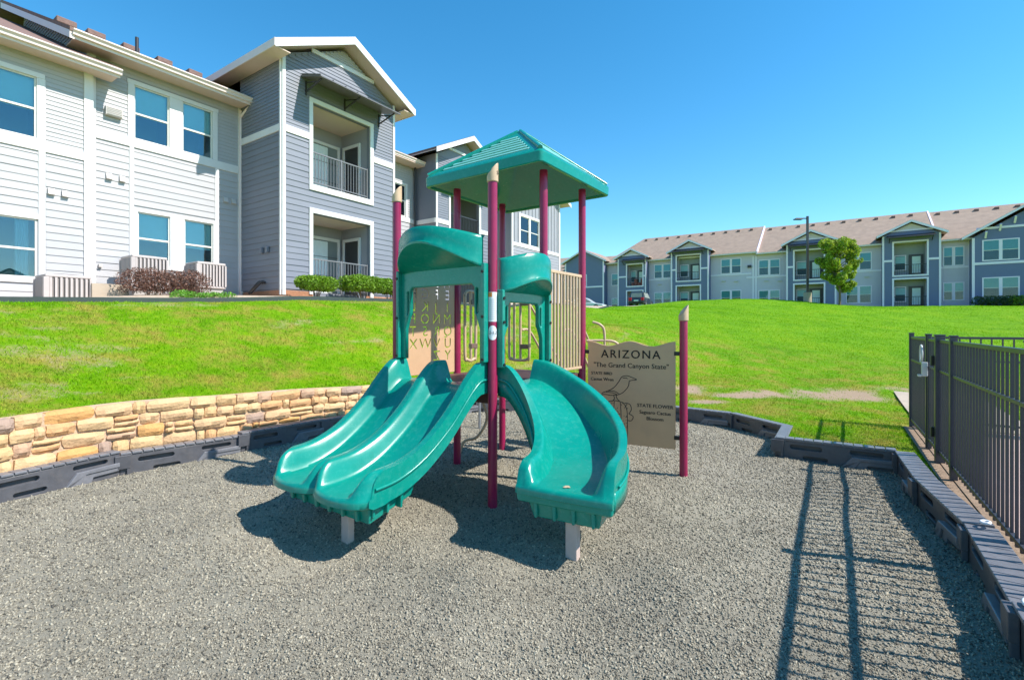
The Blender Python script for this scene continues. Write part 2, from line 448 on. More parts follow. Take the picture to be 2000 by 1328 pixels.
# the outline as radius over angle
_e = np.array(edge + [edge[0]]) - np.array([CEN.x, CEN.y])
_seg = []
for i in range(len(_e) - 1):
    for k in range(12):
        _seg.append(_e[i] + (_e[i + 1] - _e[i]) * k / 12)
_seg = np.array(_seg); _ang = np.arctan2(_seg[:, 1], _seg[:, 0]); _rad = np.hypot(_seg[:, 0], _seg[:, 1])
_o = np.argsort(_ang); _ang = _ang[_o]; _rad = _rad[_o]
def out_r(a): return np.interp(a, np.concatenate([_ang - 2 * np.pi, _ang, _ang + 2 * np.pi]), np.tile(_rad, 3))
def inside(x, y, m=0.0):
    dx = x - CEN.x; dy = y - CEN.y
    return np.hypot(dx, dy) < out_r(np.arctan2(dy, dx)) - m

def hash_noise(x, y, s, seed=0):
    """smooth value noise"""
    x = x / s + seed * 17.3; y = y / s - seed * 9.1
    xi = np.floor(x); yi = np.floor(y); fx = x - xi; fy = y - yi
    fx = fx * fx * (3 - 2 * fx); fy = fy * fy * (3 - 2 * fy)
    def h(a, b): q = np.sin(a * 127.1 + b * 311.7 + seed * 7.7) * 43758.5453; return q - np.floor(q)
    return (h(xi, yi) * (1 - fx) + h(xi + 1, yi) * fx) * (1 - fy) + (h(xi, yi + 1) * (1 - fx) + h(xi + 1, yi + 1) * fx) * fy
def fbm(x, y, s, seed=0): return .5 * hash_noise(x, y, s, seed) + .3 * hash_noise(x, y, s / 2.1, seed + 1) + .2 * hash_noise(x, y, s / 4.3, seed + 2)

def bare(x, y):
    """worn earth: trail by the gate, scuffed patches on the bank"""
    t = fbm(x, y, 1.1, 3)
    yl = 10.75 + .03 * (x - 3)
    trail = np.clip(1.35 - np.abs(y - yl) / (.36 + .10 * (x - 3)), 0, 1) * (x > 3.2) * (x < 9.5) * np.clip((x - 3.2) * 1.2, 0, 1) * (np.clip((t - .28) * 2.6, 0, 1.2))
    spot = np.clip(1.2 - np.hypot((x - 3.9) / .55, (y - 9.75) / .22), 0, 1) + np.clip(1.15 - np.hypot((x - 4.75) / .7, (y - 10.3) / .3), 0, 1)
    dx = (x - ORG.x) * YD.x + (y - ORG.y) * YD.y; ax = (x - ORG.x) * XD.x + (y - ORG.y) * XD.y
    bank = (dx < -4.0) & (dx > -11) & (ax < 9)
    streak = fbm(ax * .32, dx * 1.4, .8, 8)
    b2 = np.clip((streak - .575) * 5, 0, .5) * (.4 + .9 * hash_noise(x, y, .12, 31)) * bank * .7
    return np.clip(np.maximum(trail + spot, b2), 0, 1)

# ------------------------------------------------------------------ lawn and gravel sheets
NA, NR = 900, 150
ang = np.linspace(-np.pi, np.pi, NA, endpoint=False)
rr0 = out_r(ang)
sc = 75.0 ** (np.arange(NR) / (NR - 1))
X = CEN.x + (rr0 * np.cos(ang))[None, :] * sc[:, None]; Y = CEN.y + (rr0 * np.sin(ang))[None, :] * sc[:, None]
# far rings become round so that no outline spike reaches far out
Z = TZ(X.ravel(), Y.ravel()).reshape(X.shape)
Z += (fbm(X, Y, .9, 5) - .5) * .05 * np.clip((sc[:, None] - 1) * 6, 0, 1)
V = np.stack([X.ravel(), Y.ravel(), Z.ravel()], 1)
i, k = np.meshgrid(np.arange(NR - 1), np.arange(NA), indexing='ij')
k2 = (k + 1) % NA
quads = np.stack([i * NA + k, (i + 1) * NA + k, (i + 1) * NA + k2, i * NA + k2], -1).reshape(-1)
me = np_mesh('lawn', V, 4, quads)
me.polygons.foreach_set('use_smooth', [True] * len(me.polygons))
at = me.attributes.new('bare', 'FLOAT', 'POINT'); at.data.foreach_set('value', bare(V[:, 0], V[:, 1]).astype(np.float32))
dxl = (V[:, 0] - ORG.x) * YD.x + (V[:, 1] - ORG.y) * YD.y
axl = (V[:, 0] - ORG.x) * XD.x + (V[:, 1] - ORG.y) * XD.y
at = me.attributes.new('bank', 'FLOAT', 'POINT')
at.data.foreach_set('value', (np.clip((13 - axl) / 5, 0, 1)).astype(np.float32))

def lawn_mat(blade=False):
    m = bpy.data.materials.new('lawn_grass_blade' if blade else 'lawn_grass'); m.use_nodes = True
    nt = m.node_tree; b = nt.nodes['Principled BSDF']; b.inputs['Roughness'].default_value = 0.7
    b.inputs['Specular IOR Level'].default_value = 0.08
    geo = nt.nodes.new('ShaderNodeNewGeometry')
    n1 = nset(nt, 'ShaderNodeTexNoise', Scale=0.55, Detail=6.0, Roughness=0.65)
    n2 = nset(nt, 'ShaderNodeTexNoise', Scale=7.0, Detail=8.0, Roughness=0.7)
    for n in (n1, n2): nt.links.new(geo.outputs['Position'], n.inputs['Vector'])
    add = nt.nodes.new('ShaderNodeMath'); add.operation = 'MULTIPLY_ADD'; add.inputs[1].default_value = 0.55
    nt.links.new(n2.outputs['Fac'], add.inputs[0]); 
    h = nt.nodes.new('ShaderNodeMath'); h.operation = 'MULTIPLY'; h.inputs[1].default_value = 0.5
    nt.links.new(n1.outputs['Fac'], h.inputs[0]); nt.links.new(h.outputs[0], add.inputs[2])
    cr = nt.nodes.new('ShaderNodeValToRGB')
    e = cr.color_ramp.elements
    e[0].position = 0.32; e[0].color = (0.070, 0.185, 0.002, 1)
    e[1].position = 0.74; e[1].color = (0.255, 0.345, 0.010, 1)
    q = e.new(0.52); q.color = (0.135, 0.30, 0.002, 1)
    nt.links.new(add.outputs[0], cr.inputs[0])
    # tired straw on the bank
    atb = nt.nodes.new('ShaderNodeAttribute'); atb.attribute_name = 'bank'
    n3 = nset(nt, 'ShaderNodeTexNoise', Scale=1.4, Detail=9.0, Roughness=0.72)
    nt.links.new(geo.outputs['Position'], n3.inputs['Vector'])
    m3 = nset(nt, 'ShaderNodeMapRange'); m3.inputs['From Min'].default_value = 0.45; m3.inputs['From Max'].default_value = 0.63; m3.inputs['To Max'].default_value = 0.7
    nt.links.new(n3.outputs['Fac'], m3.inputs['Value'])
    mm = nt.nodes.new('ShaderNodeMath'); mm.operation = 'MULTIPLY'
    nt.links.new(m3.outputs[0], mm.inputs[0]); nt.links.new(atb.outputs['Fac'], mm.inputs[1])
    mx = nt.nodes.new('ShaderNodeMix'); mx.data_type = 'RGBA'
    nt.links.new(mm.outputs[0], mx.inputs[0]); nt.links.new(cr.outputs[0], mx.inputs[6]); mx.inputs[7].default_value = (0.36, 0.25, 0.06, 1)
    c = mx.outputs[2]
    if not blade:
        ata = nt.nodes.new('ShaderNodeAttribute'); ata.attribute_name = 'bare'
        n4 = nset(nt, 'ShaderNodeTexNoise', Scale=22.0, Detail=6.0, Roughness=0.7)
        nt.links.new(geo.outputs['Position'], n4.inputs['Vector'])
        sub = nt.nodes.new('ShaderNodeMath'); sub.operation = 'ADD'
        m4 = nset(nt, 'ShaderNodeMapRange'); m4.inputs['To Min'].default_value = -0.5; m4.inputs['To Max'].default_value = 0.4
        nt.links.new(n4.outputs['Fac'], m4.inputs['Value'])
        nt.links.new(ata.outputs['Fac'], sub.inputs[0]); nt.links.new(m4.outputs[0], sub.inputs[1])
        m5 = nset(nt, 'ShaderNodeMapRange'); m5.inputs['From Min'].default_value = 0.15; m5.inputs['From Max'].default_value = 0.6
        nt.links.new(sub.outputs[0], m5.inputs['Value'])
        dc = nt.nodes.new('ShaderNodeValToRGB'); dc.color_ramp.elements[0].color = (0.28, 0.16, 0.08, 1); dc.color_ramp.elements[1].color = (0.50, 0.40, 0.29, 1)
        nt.links.new(n4.outputs['Fac'], dc.inputs[0])
        mx2 = nt.nodes.new('ShaderNodeMix'); mx2.data_type = 'RGBA'
        nt.links.new(m5.outputs[0], mx2.inputs[0]); nt.links.new(c, mx2.inputs[6]); nt.links.new(dc.outputs[0], mx2.inputs[7])
        c = mx2.outputs[2]
        n6 = nset(nt, 'ShaderNodeTexNoise', Scale=30.0, Detail=8.0, Roughness=0.75)
        nt.links.new(geo.outputs['Position'], n6.inputs['Vector'])
        bp = nset(nt, 'ShaderNodeBump', Strength=0.8, Distance=0.05)
        nt.links.new(n6.outputs['Fac'], bp.inputs['Height']); nt.links.new(bp.outputs[0], b.inputs['Normal'])
    else:
        mr = nset(nt, 'ShaderNodeMapRange'); mr.inputs['To Min'].default_value = 0.95; mr.inputs['To Max'].default_value = 1.75
        nt.links.new(geo.outputs['Random Per Island'], mr.inputs['Value'])
        vm = nt.nodes.new('ShaderNodeVectorMath'); vm.operation = 'SCALE'
        nt.links.new(c, vm.inputs[0]); nt.links.new(mr.outputs[0], vm.inputs['Scale']); c = vm.outputs[0]
    nt.links.new(c, b.inputs['Base Color'])
    if blade:
        out = nt.nodes['Material Output']
        tr = nt.nodes.new('ShaderNodeBsdfTranslucent'); nt.links.new(c, tr.inputs['Color'])
        ms = nt.nodes.new('ShaderNodeMixShader'); ms.inputs[0].default_value = 0.35
        nt.links.new(b.outputs[0], ms.inputs[1]); nt.links.new(tr.outputs[0], ms.inputs[2]); nt.links.new(ms.outputs[0], out.inputs[0])
    return m
tag(put('lawn', me, lawn_mat()), kind='structure')

def gz(x, y):
    sc_ = 0
    for cx_, cy_, r_, d_ in ((-1.35, 3.55, .34, .055), (-1.80, 3.88, .32, .05), (.42, 3.15, .38, .06), (-.75, 2.9, .30, .02), (1.3, 3.9, .5, .02), (.1, 2.3, .6, .02)):
        q_ = ((x - cx_) ** 2 + (y - cy_) ** 2) / r_ ** 2
        sc_ = sc_ - d_ * np.exp(-q_) + .35 * d_ * np.exp(-(np.sqrt(q_) - 1.7) ** 2 * 3)
    return sc_ + (fbm(x, y, 1.6, 21) - .5) * .07 + (hash_noise(x, y, .35, 23) - .5) * .02
NG = 60
s2 = np.linspace(0.002, 1, NG)
GX = CEN.x + (rr0 * np.cos(ang))[None, :] * s2[:, None]; GY = CEN.y + (rr0 * np.sin(ang))[None, :] * s2[:, None]
GZ = gz(GX, GY)
GV = np.stack([GX.ravel(), GY.ravel(), GZ.ravel()], 1)
i, k = np.meshgrid(np.arange(NG - 1), np.arange(NA), indexing='ij'); k2 = (k + 1) % NA
gme = np_mesh('gravel_bed', GV, 4, np.stack([i * NA + k, (i + 1) * NA + k, (i + 1) * NA + k2, i * NA + k2], -1).reshape(-1))
gme.polygons.foreach_set('use_smooth', [True] * len(gme.polygons))

def chip_mat(sheet=False):
    m = bpy.data.materials.new('gravel_bed_grit' if sheet else 'gravel_chip'); m.use_nodes = True
    nt = m.node_tree; b = nt.nodes['Principled BSDF']; b.inputs['Roughness'].default_value = 0.9
    geo = nt.nodes.new('ShaderNodeNewGeometry')
    cr = nt.nodes.new('ShaderNodeValToRGB'); e = cr.color_ramp.elements
    e[0].position = 0.0; e[0].color = (0.085, 0.076, 0.060, 1)
    e[1].position = 1.0; e[1].color = (0.43, 0.385, 0.29, 1)
    q = e.new(0.35); q.color = (0.245, 0.22, 0.168, 1)
    q = e.new(0.8); q.color = (0.34, 0.305, 0.23, 1)
    if sheet:
        n = nset(nt, 'ShaderNodeTexNoise', Scale=55.0, Detail=6.0, Roughness=0.75)
        nt.links.new(geo.outputs['Position'], n.inputs['Vector']); src = n.outputs['Fac']
    else: src = geo.outputs['Random Per Island']
    nt.links.new(src, cr.inputs[0])
    n2 = nset(nt, 'ShaderNodeTexNoise', Scale=0.7, Detail=5.0, Roughness=0.6)
    nt.links.new(geo.outputs['Position'], n2.inputs['Vector'])
    mr = nset(nt, 'ShaderNodeMapRange'); mr.inputs['From Min'].default_value = 0.3; mr.inputs['From Max'].default_value = 0.7
    mr.inputs['To Min'].default_value = 0.80; mr.inputs['To Max'].default_value = 1.18
    nt.links.new(n2.outputs['Fac'], mr.inputs['Value'])
    vm = nt.nodes.new('ShaderNodeVectorMath'); vm.operation = 'SCALE'
    nt.links.new(cr.outputs[0], vm.inputs[0]); nt.links.new(mr.outputs[0], vm.inputs['Scale'])
    nt.links.new(vm.outputs[0], b.inputs['Base Color'])
    if sheet:
        bp = nset(nt, 'ShaderNodeBump', Strength=1.0, Distance=0.015)
        nt.links.new(src, bp.inputs['Height']); nt.links.new(bp.outputs[0], b.inputs['Normal'])
    return m
tag(put('gravel_bed', gme, chip_mat(True)), kind='structure')

def chips(n):
    # denser near the camera, where single chips can be told apart
    d = 1.9 + (11.0 - 1.9) * rng.random(n * 3) ** 1.25
    a = (rng.random(n * 3) - .5) * R(116)
    x = d * np.sin(a); y = d * np.cos(a)
    ok = inside(x, y, .03); x = x[ok][:n]; y = y[ok][:n]; n = len(x)
    base = np.array([[1,0,0],[-1,0,0],[0,1,0],[0,-1,0],[0,0,1],[0,0,-1]], float)
    sz = (.0037 + .0058 * rng.random(n) ** 1.9) * (0.85 + .09 * np.hypot(x, y))
    P = base[None] * (1 + (rng.random((n, 6, 3)) - .5) * .7) + (rng.random((n, 6, 3)) - .5) * .55
    P *= (sz[:, None] * np.stack([np.ones(n) * 1.25, .6 + .5 * rng.random(n), .35 + .5 * rng.random(n)], 1))[:, None, :]
    # random rotation
    q = rng.normal(size=(n, 4)); q /= np.linalg.norm(q, axis=1)[:, None]
    w, i, j, k = q.T
    Rm = np.stack([1-2*(j*j+k*k), 2*(i*j-k*w), 2*(i*k+j*w), 2*(i*j+k*w), 1-2*(i*i+k*k), 2*(j*k-i*w), 2*(i*k-j*w), 2*(j*k+i*w), 1-2*(i*i+j*j)], 1).reshape(n, 3, 3)
    P = np.einsum('nij,nkj->nki', Rm, P)
    P += np.stack([x, y, gz(x, y) + sz * .25], 1)[:, None, :]
    tri = np.array([[0,2,4],[2,1,4],[1,3,4],[3,0,4],[2,0,5],[1,2,5],[3,1,5],[0,3,5]])
    L = (tri[None] + (np.arange(n) * 6)[:, None, None]).reshape(-1)
    return np_mesh('gravel_chips', P.reshape(-1, 3), 3, L)
tag(put('gravel_chips', chips(215000), chip_mat()), kind='stuff')

def grass(n):
    d = 4.5 + 55 * rng.random(n * 6) ** 2.3
    a = (rng.random(n * 6) - .5) * R(112)
    x = d * np.sin(a); y = d * np.cos(a)
    dd = (x - ORG.x) * YD.x + (y - ORG.y) * YD.y
    # fence line keeps the deck clear
    fd = (x - 4.72) * .835 - (y - 5.2) * .55
    ft = (x - 4.72) * .55 + (y - 5.2) * .835
    ok = ~inside(x, y, -.01) & (dd < -3.97) & ~((fd > -.13) & (ft < 3.5)) & ~((fd > .1) & (fd < 1.6) & (ft < 7.3)) & ~((fd > .1) & (ft < 3.5))
    ok &= rng.random(len(x)) > np.clip(bare(x, y) * 1.6 - .15, 0, .97)
    x = x[ok][:n]; y = y[ok][:n]; n = len(x)
    z = TZ(x, y) + (fbm(x, y, .9, 5) - .5) * .04 - .012
    h = .022 + .034 * rng.random(n) * (0.5 + fbm(x, y, .6, 9)); wd = .0035 + .003 * rng.random(n); wd *= 1 + .05 * np.hypot(x, y)
    t = rng.random(n) * 2 * np.pi; lean = rng.normal(size=(n, 2)) * .022
    P = np.empty((n, 3, 3))
    P[:, 0] = np.stack([x - wd * np.cos(t), y - wd * np.sin(t), z], 1)
    P[:, 1] = np.stack([x + wd * np.cos(t), y + wd * np.sin(t), z], 1)
    P[:, 2] = np.stack([x + lean[:, 0], y + lean[:, 1], z + h], 1)
    me = np_mesh('grass_blades', P.reshape(-1, 3), 3, np.arange(n * 3))
    ax = (x - ORG.x) * XD.x + (y - ORG.y) * XD.y
    at = me.attributes.new('bank', 'FLOAT', 'POINT'); at.data.foreach_set('value', np.repeat(np.clip((13 - ax) / 5, 0, 1), 3).astype(np.float32))
    return me
tag(put('grass_blades', grass(380000), lawn_mat(True)), kind='stuff')

# ------------------------------------------------------------------ sky needs no dome; beds, paths, deck
def ground_patch(name, fn, nu, nv, dz, mat):
    us, vs = np.meshgrid(np.linspace(0, 1, nu), np.linspace(0, 1, nv), indexing='ij')
    P = np.array([fn(u, v) for u, v in zip(us.ravel(), vs.ravel())])
    z = TZ(P[:, 0], P[:, 1]) + dz
    V = np.stack([P[:, 0], P[:, 1], z], 1)
    i, k = np.meshgrid(np.arange(nu - 1), np.arange(nv - 1), indexing='ij')
    q = np.stack([i * nv + k, (i + 1) * nv + k, (i + 1) * nv + k + 1, i * nv + k + 1], -1).reshape(-1)
    me = np_mesh(name, V, 4, q); me.polygons.foreach_set('use_smooth', [True] * len(me.polygons))
    return tag(put(name, me, mat), kind='structure')
MT['soil'] = pm('brown_soil', (.24, .16, .10), .95, .3, 14, bump=.6, bscale=40)
ground_patch('planting_bed', lambda u, v: LB(-11 + 37 * u, -3.88 + 4.2 * v), 90, 12, .045, MT['bed'])
FD = Vector((.55, .835, 0)); FN = Vector((.835, -.55, 0)); FP = Vector((4.72, 5.2, 0))
def FL(t, o): p = FP + FD * t + FN * o; return (p.x, p.y)
ground_patch('pool_deck', lambda u, v: FL(-7 + 10.4 * u, .12 + 14 * v), 30, 30, .03, MT['pool_deck'])
ground_patch('soil_strip', lambda u, v: FL(-7 + 10.2 * u, -.12 + .12 * v), 30, 4, .022, MT['soil'])
ground_patch('mow_strip', lambda u, v: FL(-7 + 10.4 * u, -.0 + .10 * v), 30, 3, .032, MT['soil'])
ground_patch('concrete_path', lambda u, v: FL(3.4 + 3.9 * u, .10 + 1.5 * v), 20, 6, .04, MT['concrete'])

# ------------------------------------------------------------------ stone retaining wall
def poly_eval(pts):
    P = [Vector((*p, 0)) for p in pts]; L = [0]
    for a, b in zip(P, P[1:]): L.append(L[-1] + (b - a).length)
    def f(s):
        s = max(0, min(s, L[-1] - 1e-6))
        for i in range(len(P) - 1):
            if s <= L[i + 1]:
                t = (s - L[i]) / (L[i + 1] - L[i]); d = (P[i + 1] - P[i]).normalized()
                return P[i].lerp(P[i + 1], t), d
    return f, L[-1]
wsm = [(p.x, p.y) for p in smooth_path([(*p, 0) for p in wall_front], 6)]
wf, WL = poly_eval(wsm)
def wall_top(s):
    p, d = wf(s); n = Vector((-d.y, d.x, 0)); q = p + n * .22
    return max(.06, tz(q.x, q.y) + .03)
rwall = empty('retaining_wall', (wsm[0][0], wsm[0][1], 0), 0, 'low retaining wall of rough buff and orange stone blocks along foot of grassy bank', 'stone wall')
O_RW = Vector((wsm[0][0], wsm[0][1], 0))
core = MB(); rows = []
for kk in range(81):
    s = WL * kk / 80; p, d = wf(s); n = Vector((-d.y, d.x, 0)); h = wall_top(s) - .015
    a = p + n * .035; b = p + n * .23
    rows.append([a - O_RW - Vector((0, 0, .1)), a - O_RW + Vector((0, 0, h)), b - O_RW + Vector((0, 0, h)), b - O_RW - Vector((0, 0, .1))])
core.grid(rows, close=True).build('mortar_core', MT['mortar'], rwall)

def stone_mat():
    m = pm('rough_sandstone_block', (1, 1, 1), 0.9, 0.16, 9, bump=0.7, bscale=28)
    nt = m.node_tree; b = nt.nodes['Principled BSDF']
    vm = [n for n in nt.nodes if n.type == 'VECT_MATH'][0]
    oi = nt.nodes.new('ShaderNodeObjectInfo')
    cr = nt.nodes.new('ShaderNodeValToRGB'); cr.color_ramp.interpolation = 'CONSTANT'
    cols = [(0, (.58,.37,.18)), (.2, (.62,.41,.21)), (.38, (.55,.31,.145)), (.52, (.62,.41,.215)), (.66, (.58,.31,.11)), (.71, (.58,.37,.20)), (.89, (.36,.25,.19)), (.94, (.48,.30,.19))]
    e = cr.color_ramp.elements
    e[0].position = 0; e[0].color = (*cols[0][1], 1); e[1].position = cols[1][0]; e[1].color = (*cols[1][1], 1)
    for p, c in cols[2:]:
        q = e.new(p); q.color = (*c, 1)
    nt.links.new(oi.outputs['Random'], cr.inputs[0]); nt.links.new(cr.outputs[0], vm.inputs[0])
    tc = nt.nodes.new('ShaderNodeTexCoord'); n = nset(nt, 'ShaderNodeTexNoise', Scale=3.5, Detail=5.0)
    nt.links.new(tc.outputs['Object'], n.inputs['Vector'])
    return m
MT['stone'] = stone_mat()
def stone(s0, s1, z0, z1, tilt):
    """one rough block: front face bulged and chipped, back buried in the mortar"""
    c = (s0 + s1) / 2; p, d = wf(c); n = Vector((-d.y, d.x, 0)); w = (s1 - s0) / 2; h = (z1 - z0) / 2
    dep = random.uniform(.0, .03)
    nu, nv = 4, 3; V = []; 
    for iv in range(nv + 1):
        for iu in range(nu + 1):
            u = iu / nu * 2 - 1; v = iv / nv * 2 - 1
            edge_ = max(abs(u), abs(v))
            y = -dep + (.028 if edge_ > .99 else random.uniform(-.012, .010))
            px = u * w + random.uniform(-.10, .10) * w * .5; pz = v * h + random.uniform(-.12, .12) * h * .5
            if abs(u) > .99 and abs(v) > .99: px *= random.uniform(.86, .98); pz *= random.uniform(.84, .98)
            V.append((px, y, pz))
    F = []
    for iv in range(nv):
        for iu in range(nu):
            a = iv * (nu + 1) + iu; F.append((a, a + 1, a + nu + 2, a + nu + 1))
    ring = [i_ for i_ in range(nu + 1)] + [(iv + 1) * (nu + 1) + nu for iv in range(nv)] + [nv * (nu + 1) + iu for iu in range(nu - 1, -1, -1)] + [iv * (nu + 1) for iv in range(nv - 1, 0, -1)]
    b0 = len(V)
    for r_ in ring: V.append((V[r_][0], .09, V[r_][2]))
    for q in range(len(ring)):
        q2 = (q + 1) % len(ring); F.append((ring[q], b0 + q, b0 + q2, ring[q2]))
    mb = MB(); mb.add(V, F)
    me = mb.mesh('stone', 14)
    M = frame(p - O_RW + Vector((0, 0, (z0 + z1) / 2)), d, n)
    M = M @ Matrix.Rotation(tilt, 4, 'Y')
    return put('stone', me, MT['stone'], rwall, M=M)
n_st = 0
s = 0.25
ramp_h = [0, .19, .36, .52, .70]
# irregular courses in panels, so joints do not line up
course_s = [0.2 + .11 * q for q in range(5)]
done = False
def course(z_lo, z_hi, s_from, s_to, lmin, lmax):
    global n_st
    s = s_from
    while s < s_to:
        L = random.uniform(lmin, lmax)
        if random.random() < .2: L *= .55
        e_ = min(s + L, s_to)
        h = wall_top((s + e_) / 2) / .74
        za = z_lo * h; zb = z_hi * h
        if e_ - s > .07 and zb - za > .035:
            jit = random.uniform(-.012, .012)
            if zb - za > .13 and random.random() < .16:
                zm = za + (zb - za) * random.uniform(.4, .6)
                stone(s + .008, e_ - .008, za + .008, zm - .006, random.uniform(-.03, .03))
                stone(s + .008, e_ - .012, zm + .006, zb - .008, random.uniform(-.03, .03)); n_st += 2
            else:
                stone(s + .004, e_ - .004, za + .004 + jit, zb - .004 + jit, random.uniform(-.04, .04)); n_st += 1
        s = e_
course(.0, .16, .0, WL, .3, .55)
course(.16, .33, .1, WL, .16, .42)
course(.33, .47, .0, WL, .14, .40)
course(.47, .60, .05, WL, .14, .36)
course(.60, .74, .06, WL, .18, .46)

# ------------------------------------------------------------------ moulded plastic border sections
def border_parts():
    L = 1.22
    top = MB()
    n = 12
    for q in range(n):
        a = L * q / n + .004; b = L * (q + 1) / n - .004
        top.box(a, b, -.012, .125, .238, .262)
    top.box(.002, L - .002, 0, .113, .225, .2385)
    back = MB().box(.01, L - .01, .05, .07, -.05, .2255)
    # face sheet with two finger slots and a lower-right cut-out
    outer = [(.0, -.05), (L, -.05), (L, .2255), (0, .2255)]
    face_me = plate_mesh([outer, rrect(.16, .50, .135, .185, .024), rrect(.78, 1.10, .150, .195, .022), rrect(.30, .56, .02, .06, .02)], .03, .004)
    ledge = MB().prism([(.60, -.038, -.05), (.66, -.038, -.05), (.80, -.038, .125), (1.2, -.038, .135), (1.2, -.038, -.05 + .14), (.88, -.038, .088), (.80, -.038, -.05)], (0, .0385, 0))
    ledge.prism([(.80, -.026, -.05), (.88, -.026, .0875), (1.2, -.026, .0895), (1.2, -.026, .045), (.95, -.026, .04), (.92, -.026, -.05)], (0, .0265, 0))
    knob = MB().box(-.05, .09, -.036, -.001, .085, .236).box(.055, .085, -.03, -.001, -.05, .085)
    return top.mesh('top_rail', None), back.mesh('back_web'), face_me, ledge.mesh('lower_ledge'), knob.mesh('joint_lug')
bt, bb, bf, bl, bk = border_parts()
POS = ['leftmost in the photo, its near end out of frame', 'second from the left photo edge, below an orange stone', 'third from the left photo edge, just left of the double slide',
       'partly behind the top of the double slide', 'hidden mostly behind the double slide', 'behind the double slide near the alphabet panel', 'seen under the play deck left of the front post',
       'seen under the play deck behind the curved slide', 'behind the curved slide', 'behind the state bird panel', 'just right of the free post with the tan cap',
       'rearmost on the right, ending at the sharp notch', 'end-on piece with a pale top at the notch', 'broadside across the notch with two slots facing the camera',
       'first along the black fence after the notch', 'middle of the run beside the black fence', 'nearest but one beside the black fence', 'nearest at the lower right photo corner']
for q in range(len(BORDER) - 1):
    a = Vector((*BORDER[q], 0)); b = Vector((*BORDER[q + 1], 0)); L = (b - a).length
    if q in (4,) and False: continue
    e_ = empty('border_section', (a.x, a.y, float(gz(np.array([a.x]), np.array([a.y]))[0]) - .01), math.atan2(b.y - a.y, b.x - a.x),
               'charcoal plastic border section ' + POS[q], 'border', 'plastic border sections around the gravel')
    for nm, m_ in (('top_rail', bt), ('back_web', bb), ('face_panel', bf), ('lower_ledge', bl), ('joint_lug', bk)):
        o = put(nm, m_, MT['border_dusty_skylit' if nm in ('lower_ledge', 'top_rail') else 'border'], e_)
        if nm == 'face_panel': o.rotation_euler = (R(90), 0, 0); o.location = (0, .016, 0)
        if nm in ('top_rail', 'lower_ledge', 'joint_lug'):
            bv = o.modifiers.new('bevel', 'BEVEL'); bv.width = .005; bv.segments = 2; bv.limit_method = 'ANGLE'
    e_.scale = (L / 1.22, 1.3 if q >= 14 else 1, 1)
    e_.rotation_euler.x = random.uniform(-.03, .03)
if True:   # white cable-tie ring left on the nearest border top
    pass

# ------------------------------------------------------------------ play structure
PV = Vector((.581, .814, 0)); PU = Vector((-.814, .581, 0))          # along the deck, across the deck
A = Vector((-.179, 4.48, 0)); B = Vector((-1.24, 5.24, 0)); E = Vector((.338, 5.204, 0)); C = Vector((-.667, 5.915, 0))
F = Vector((.855, 5.929, 0)); D = Vector((-.133, 6.63, 0)); G = Vector((1.906, 5.405, 0))
play = empty('play_structure', (0, 0, 0), 0, 'plastic climbing structure with teal double slide, curved slide and peaked teal roof on plum posts', 'play structure')
DECK = 1.10
def post(p, ztop, cap=False, r=.044, label=None):
    mb = MB().tube([p + Vector((0, 0, -.06)), p + Vector((0, 0, ztop))], r, 24)
    o = mb.build('post', MT['post'], play, 40)
    if label: o['label'] = label
    if cap:
        n = 24; rr = r + .009; hb = ztop - .005; V = []
        for z in (0, 1):
            for k in range(n):
                a = 2 * math.pi * k / n; x = math.cos(a) * rr; y = math.sin(a) * rr
                zz = hb if z == 0 else hb + .115 + .055 * x / rr + .012 * (1 if x > 0 else 0)
                V.append((p.x + x, p.y + y, zz))
        f = [(k, (k + 1) % n, (k + 1) % n + n, k + n) for k in range(n)] + [tuple(range(n - 1, -1, -1)), tuple(range(n, 2 * n))]
        MB().add(V, f).build('post_cap', MT['tan'], o, 40, .008, 3)
    return o
pA = post(A, 2.99, True); pB = post(B, 3.0, True); pG = post(G, 1.73, True)
ROOFZ = 3.30
for p in (C, D, E, F): post(p, ROOFZ + .03)
# decals wrapped on the front post
def wrap(name, mat, p, r, a0, a1, z0, z1, parent, n=10, rnd=False):
    rows = []
    m = 25
    for iz in range(m):
        v = iz / (m - 1) * 2 - 1; z = (z0 + z1) / 2 + v * (z1 - z0) / 2
        hw = math.sqrt(max(0, 1 - v * v)) if rnd else 1.0
        rows.append([(p.x + r * math.cos((a0 + a1) / 2 + (a1 - a0) / 2 * hw * (2 * k / n - 1)), p.y + r * math.sin((a0 + a1) / 2 + (a1 - a0) / 2 * hw * (2 * k / n - 1)), z) for k in range(n + 1)])
    return MB().grid(rows).build(name, mat, parent, 60)
fa = R(-88)
lab = wrap('warning_label', MT['label'], A, .0448, fa - 1.0, fa + 1.15, 1.705, 1.975, pA)
wrap('label_header', MT['orange'], A, .0454, fa - 1.0, fa - .1, 1.93, 1.972, pA)
lt = MB()
for q in range(11):
    z = 1.725 + q * .018
    lt.grid([[(A.x + .0455 * math.cos(fa + t), A.y + .0455 * math.sin(fa + t), zz) for t in np.linspace(-.85, .95 - .5 * random.random(), 8)] for zz in (z, z + .005)])
tag(lt.build('label_text_lines', pm('grey_print', (.30, .33, .38), .5), pA), kind='stuff')
age = wrap('age_sticker', MT['label'], A, .0452, fa - 1.05, fa + 1.05, 1.535, 1.67, pA, rnd=True)
tm = text_mesh('2-12', .040, .0008)
o = put('age_text', tm, MT['ink'], pA, M=frame(A + Vector((.004, -.0475, 1.603)), (1, 0, 0), (0, 0, 1)))
tm = text_mesh('S', .05, .001)
put('cap_letter', tm, MT['ink'], pA, M=frame(A + Vector((.046, -.0285, 3.065)), (.62, .78, 0), (0, 0, 1)))

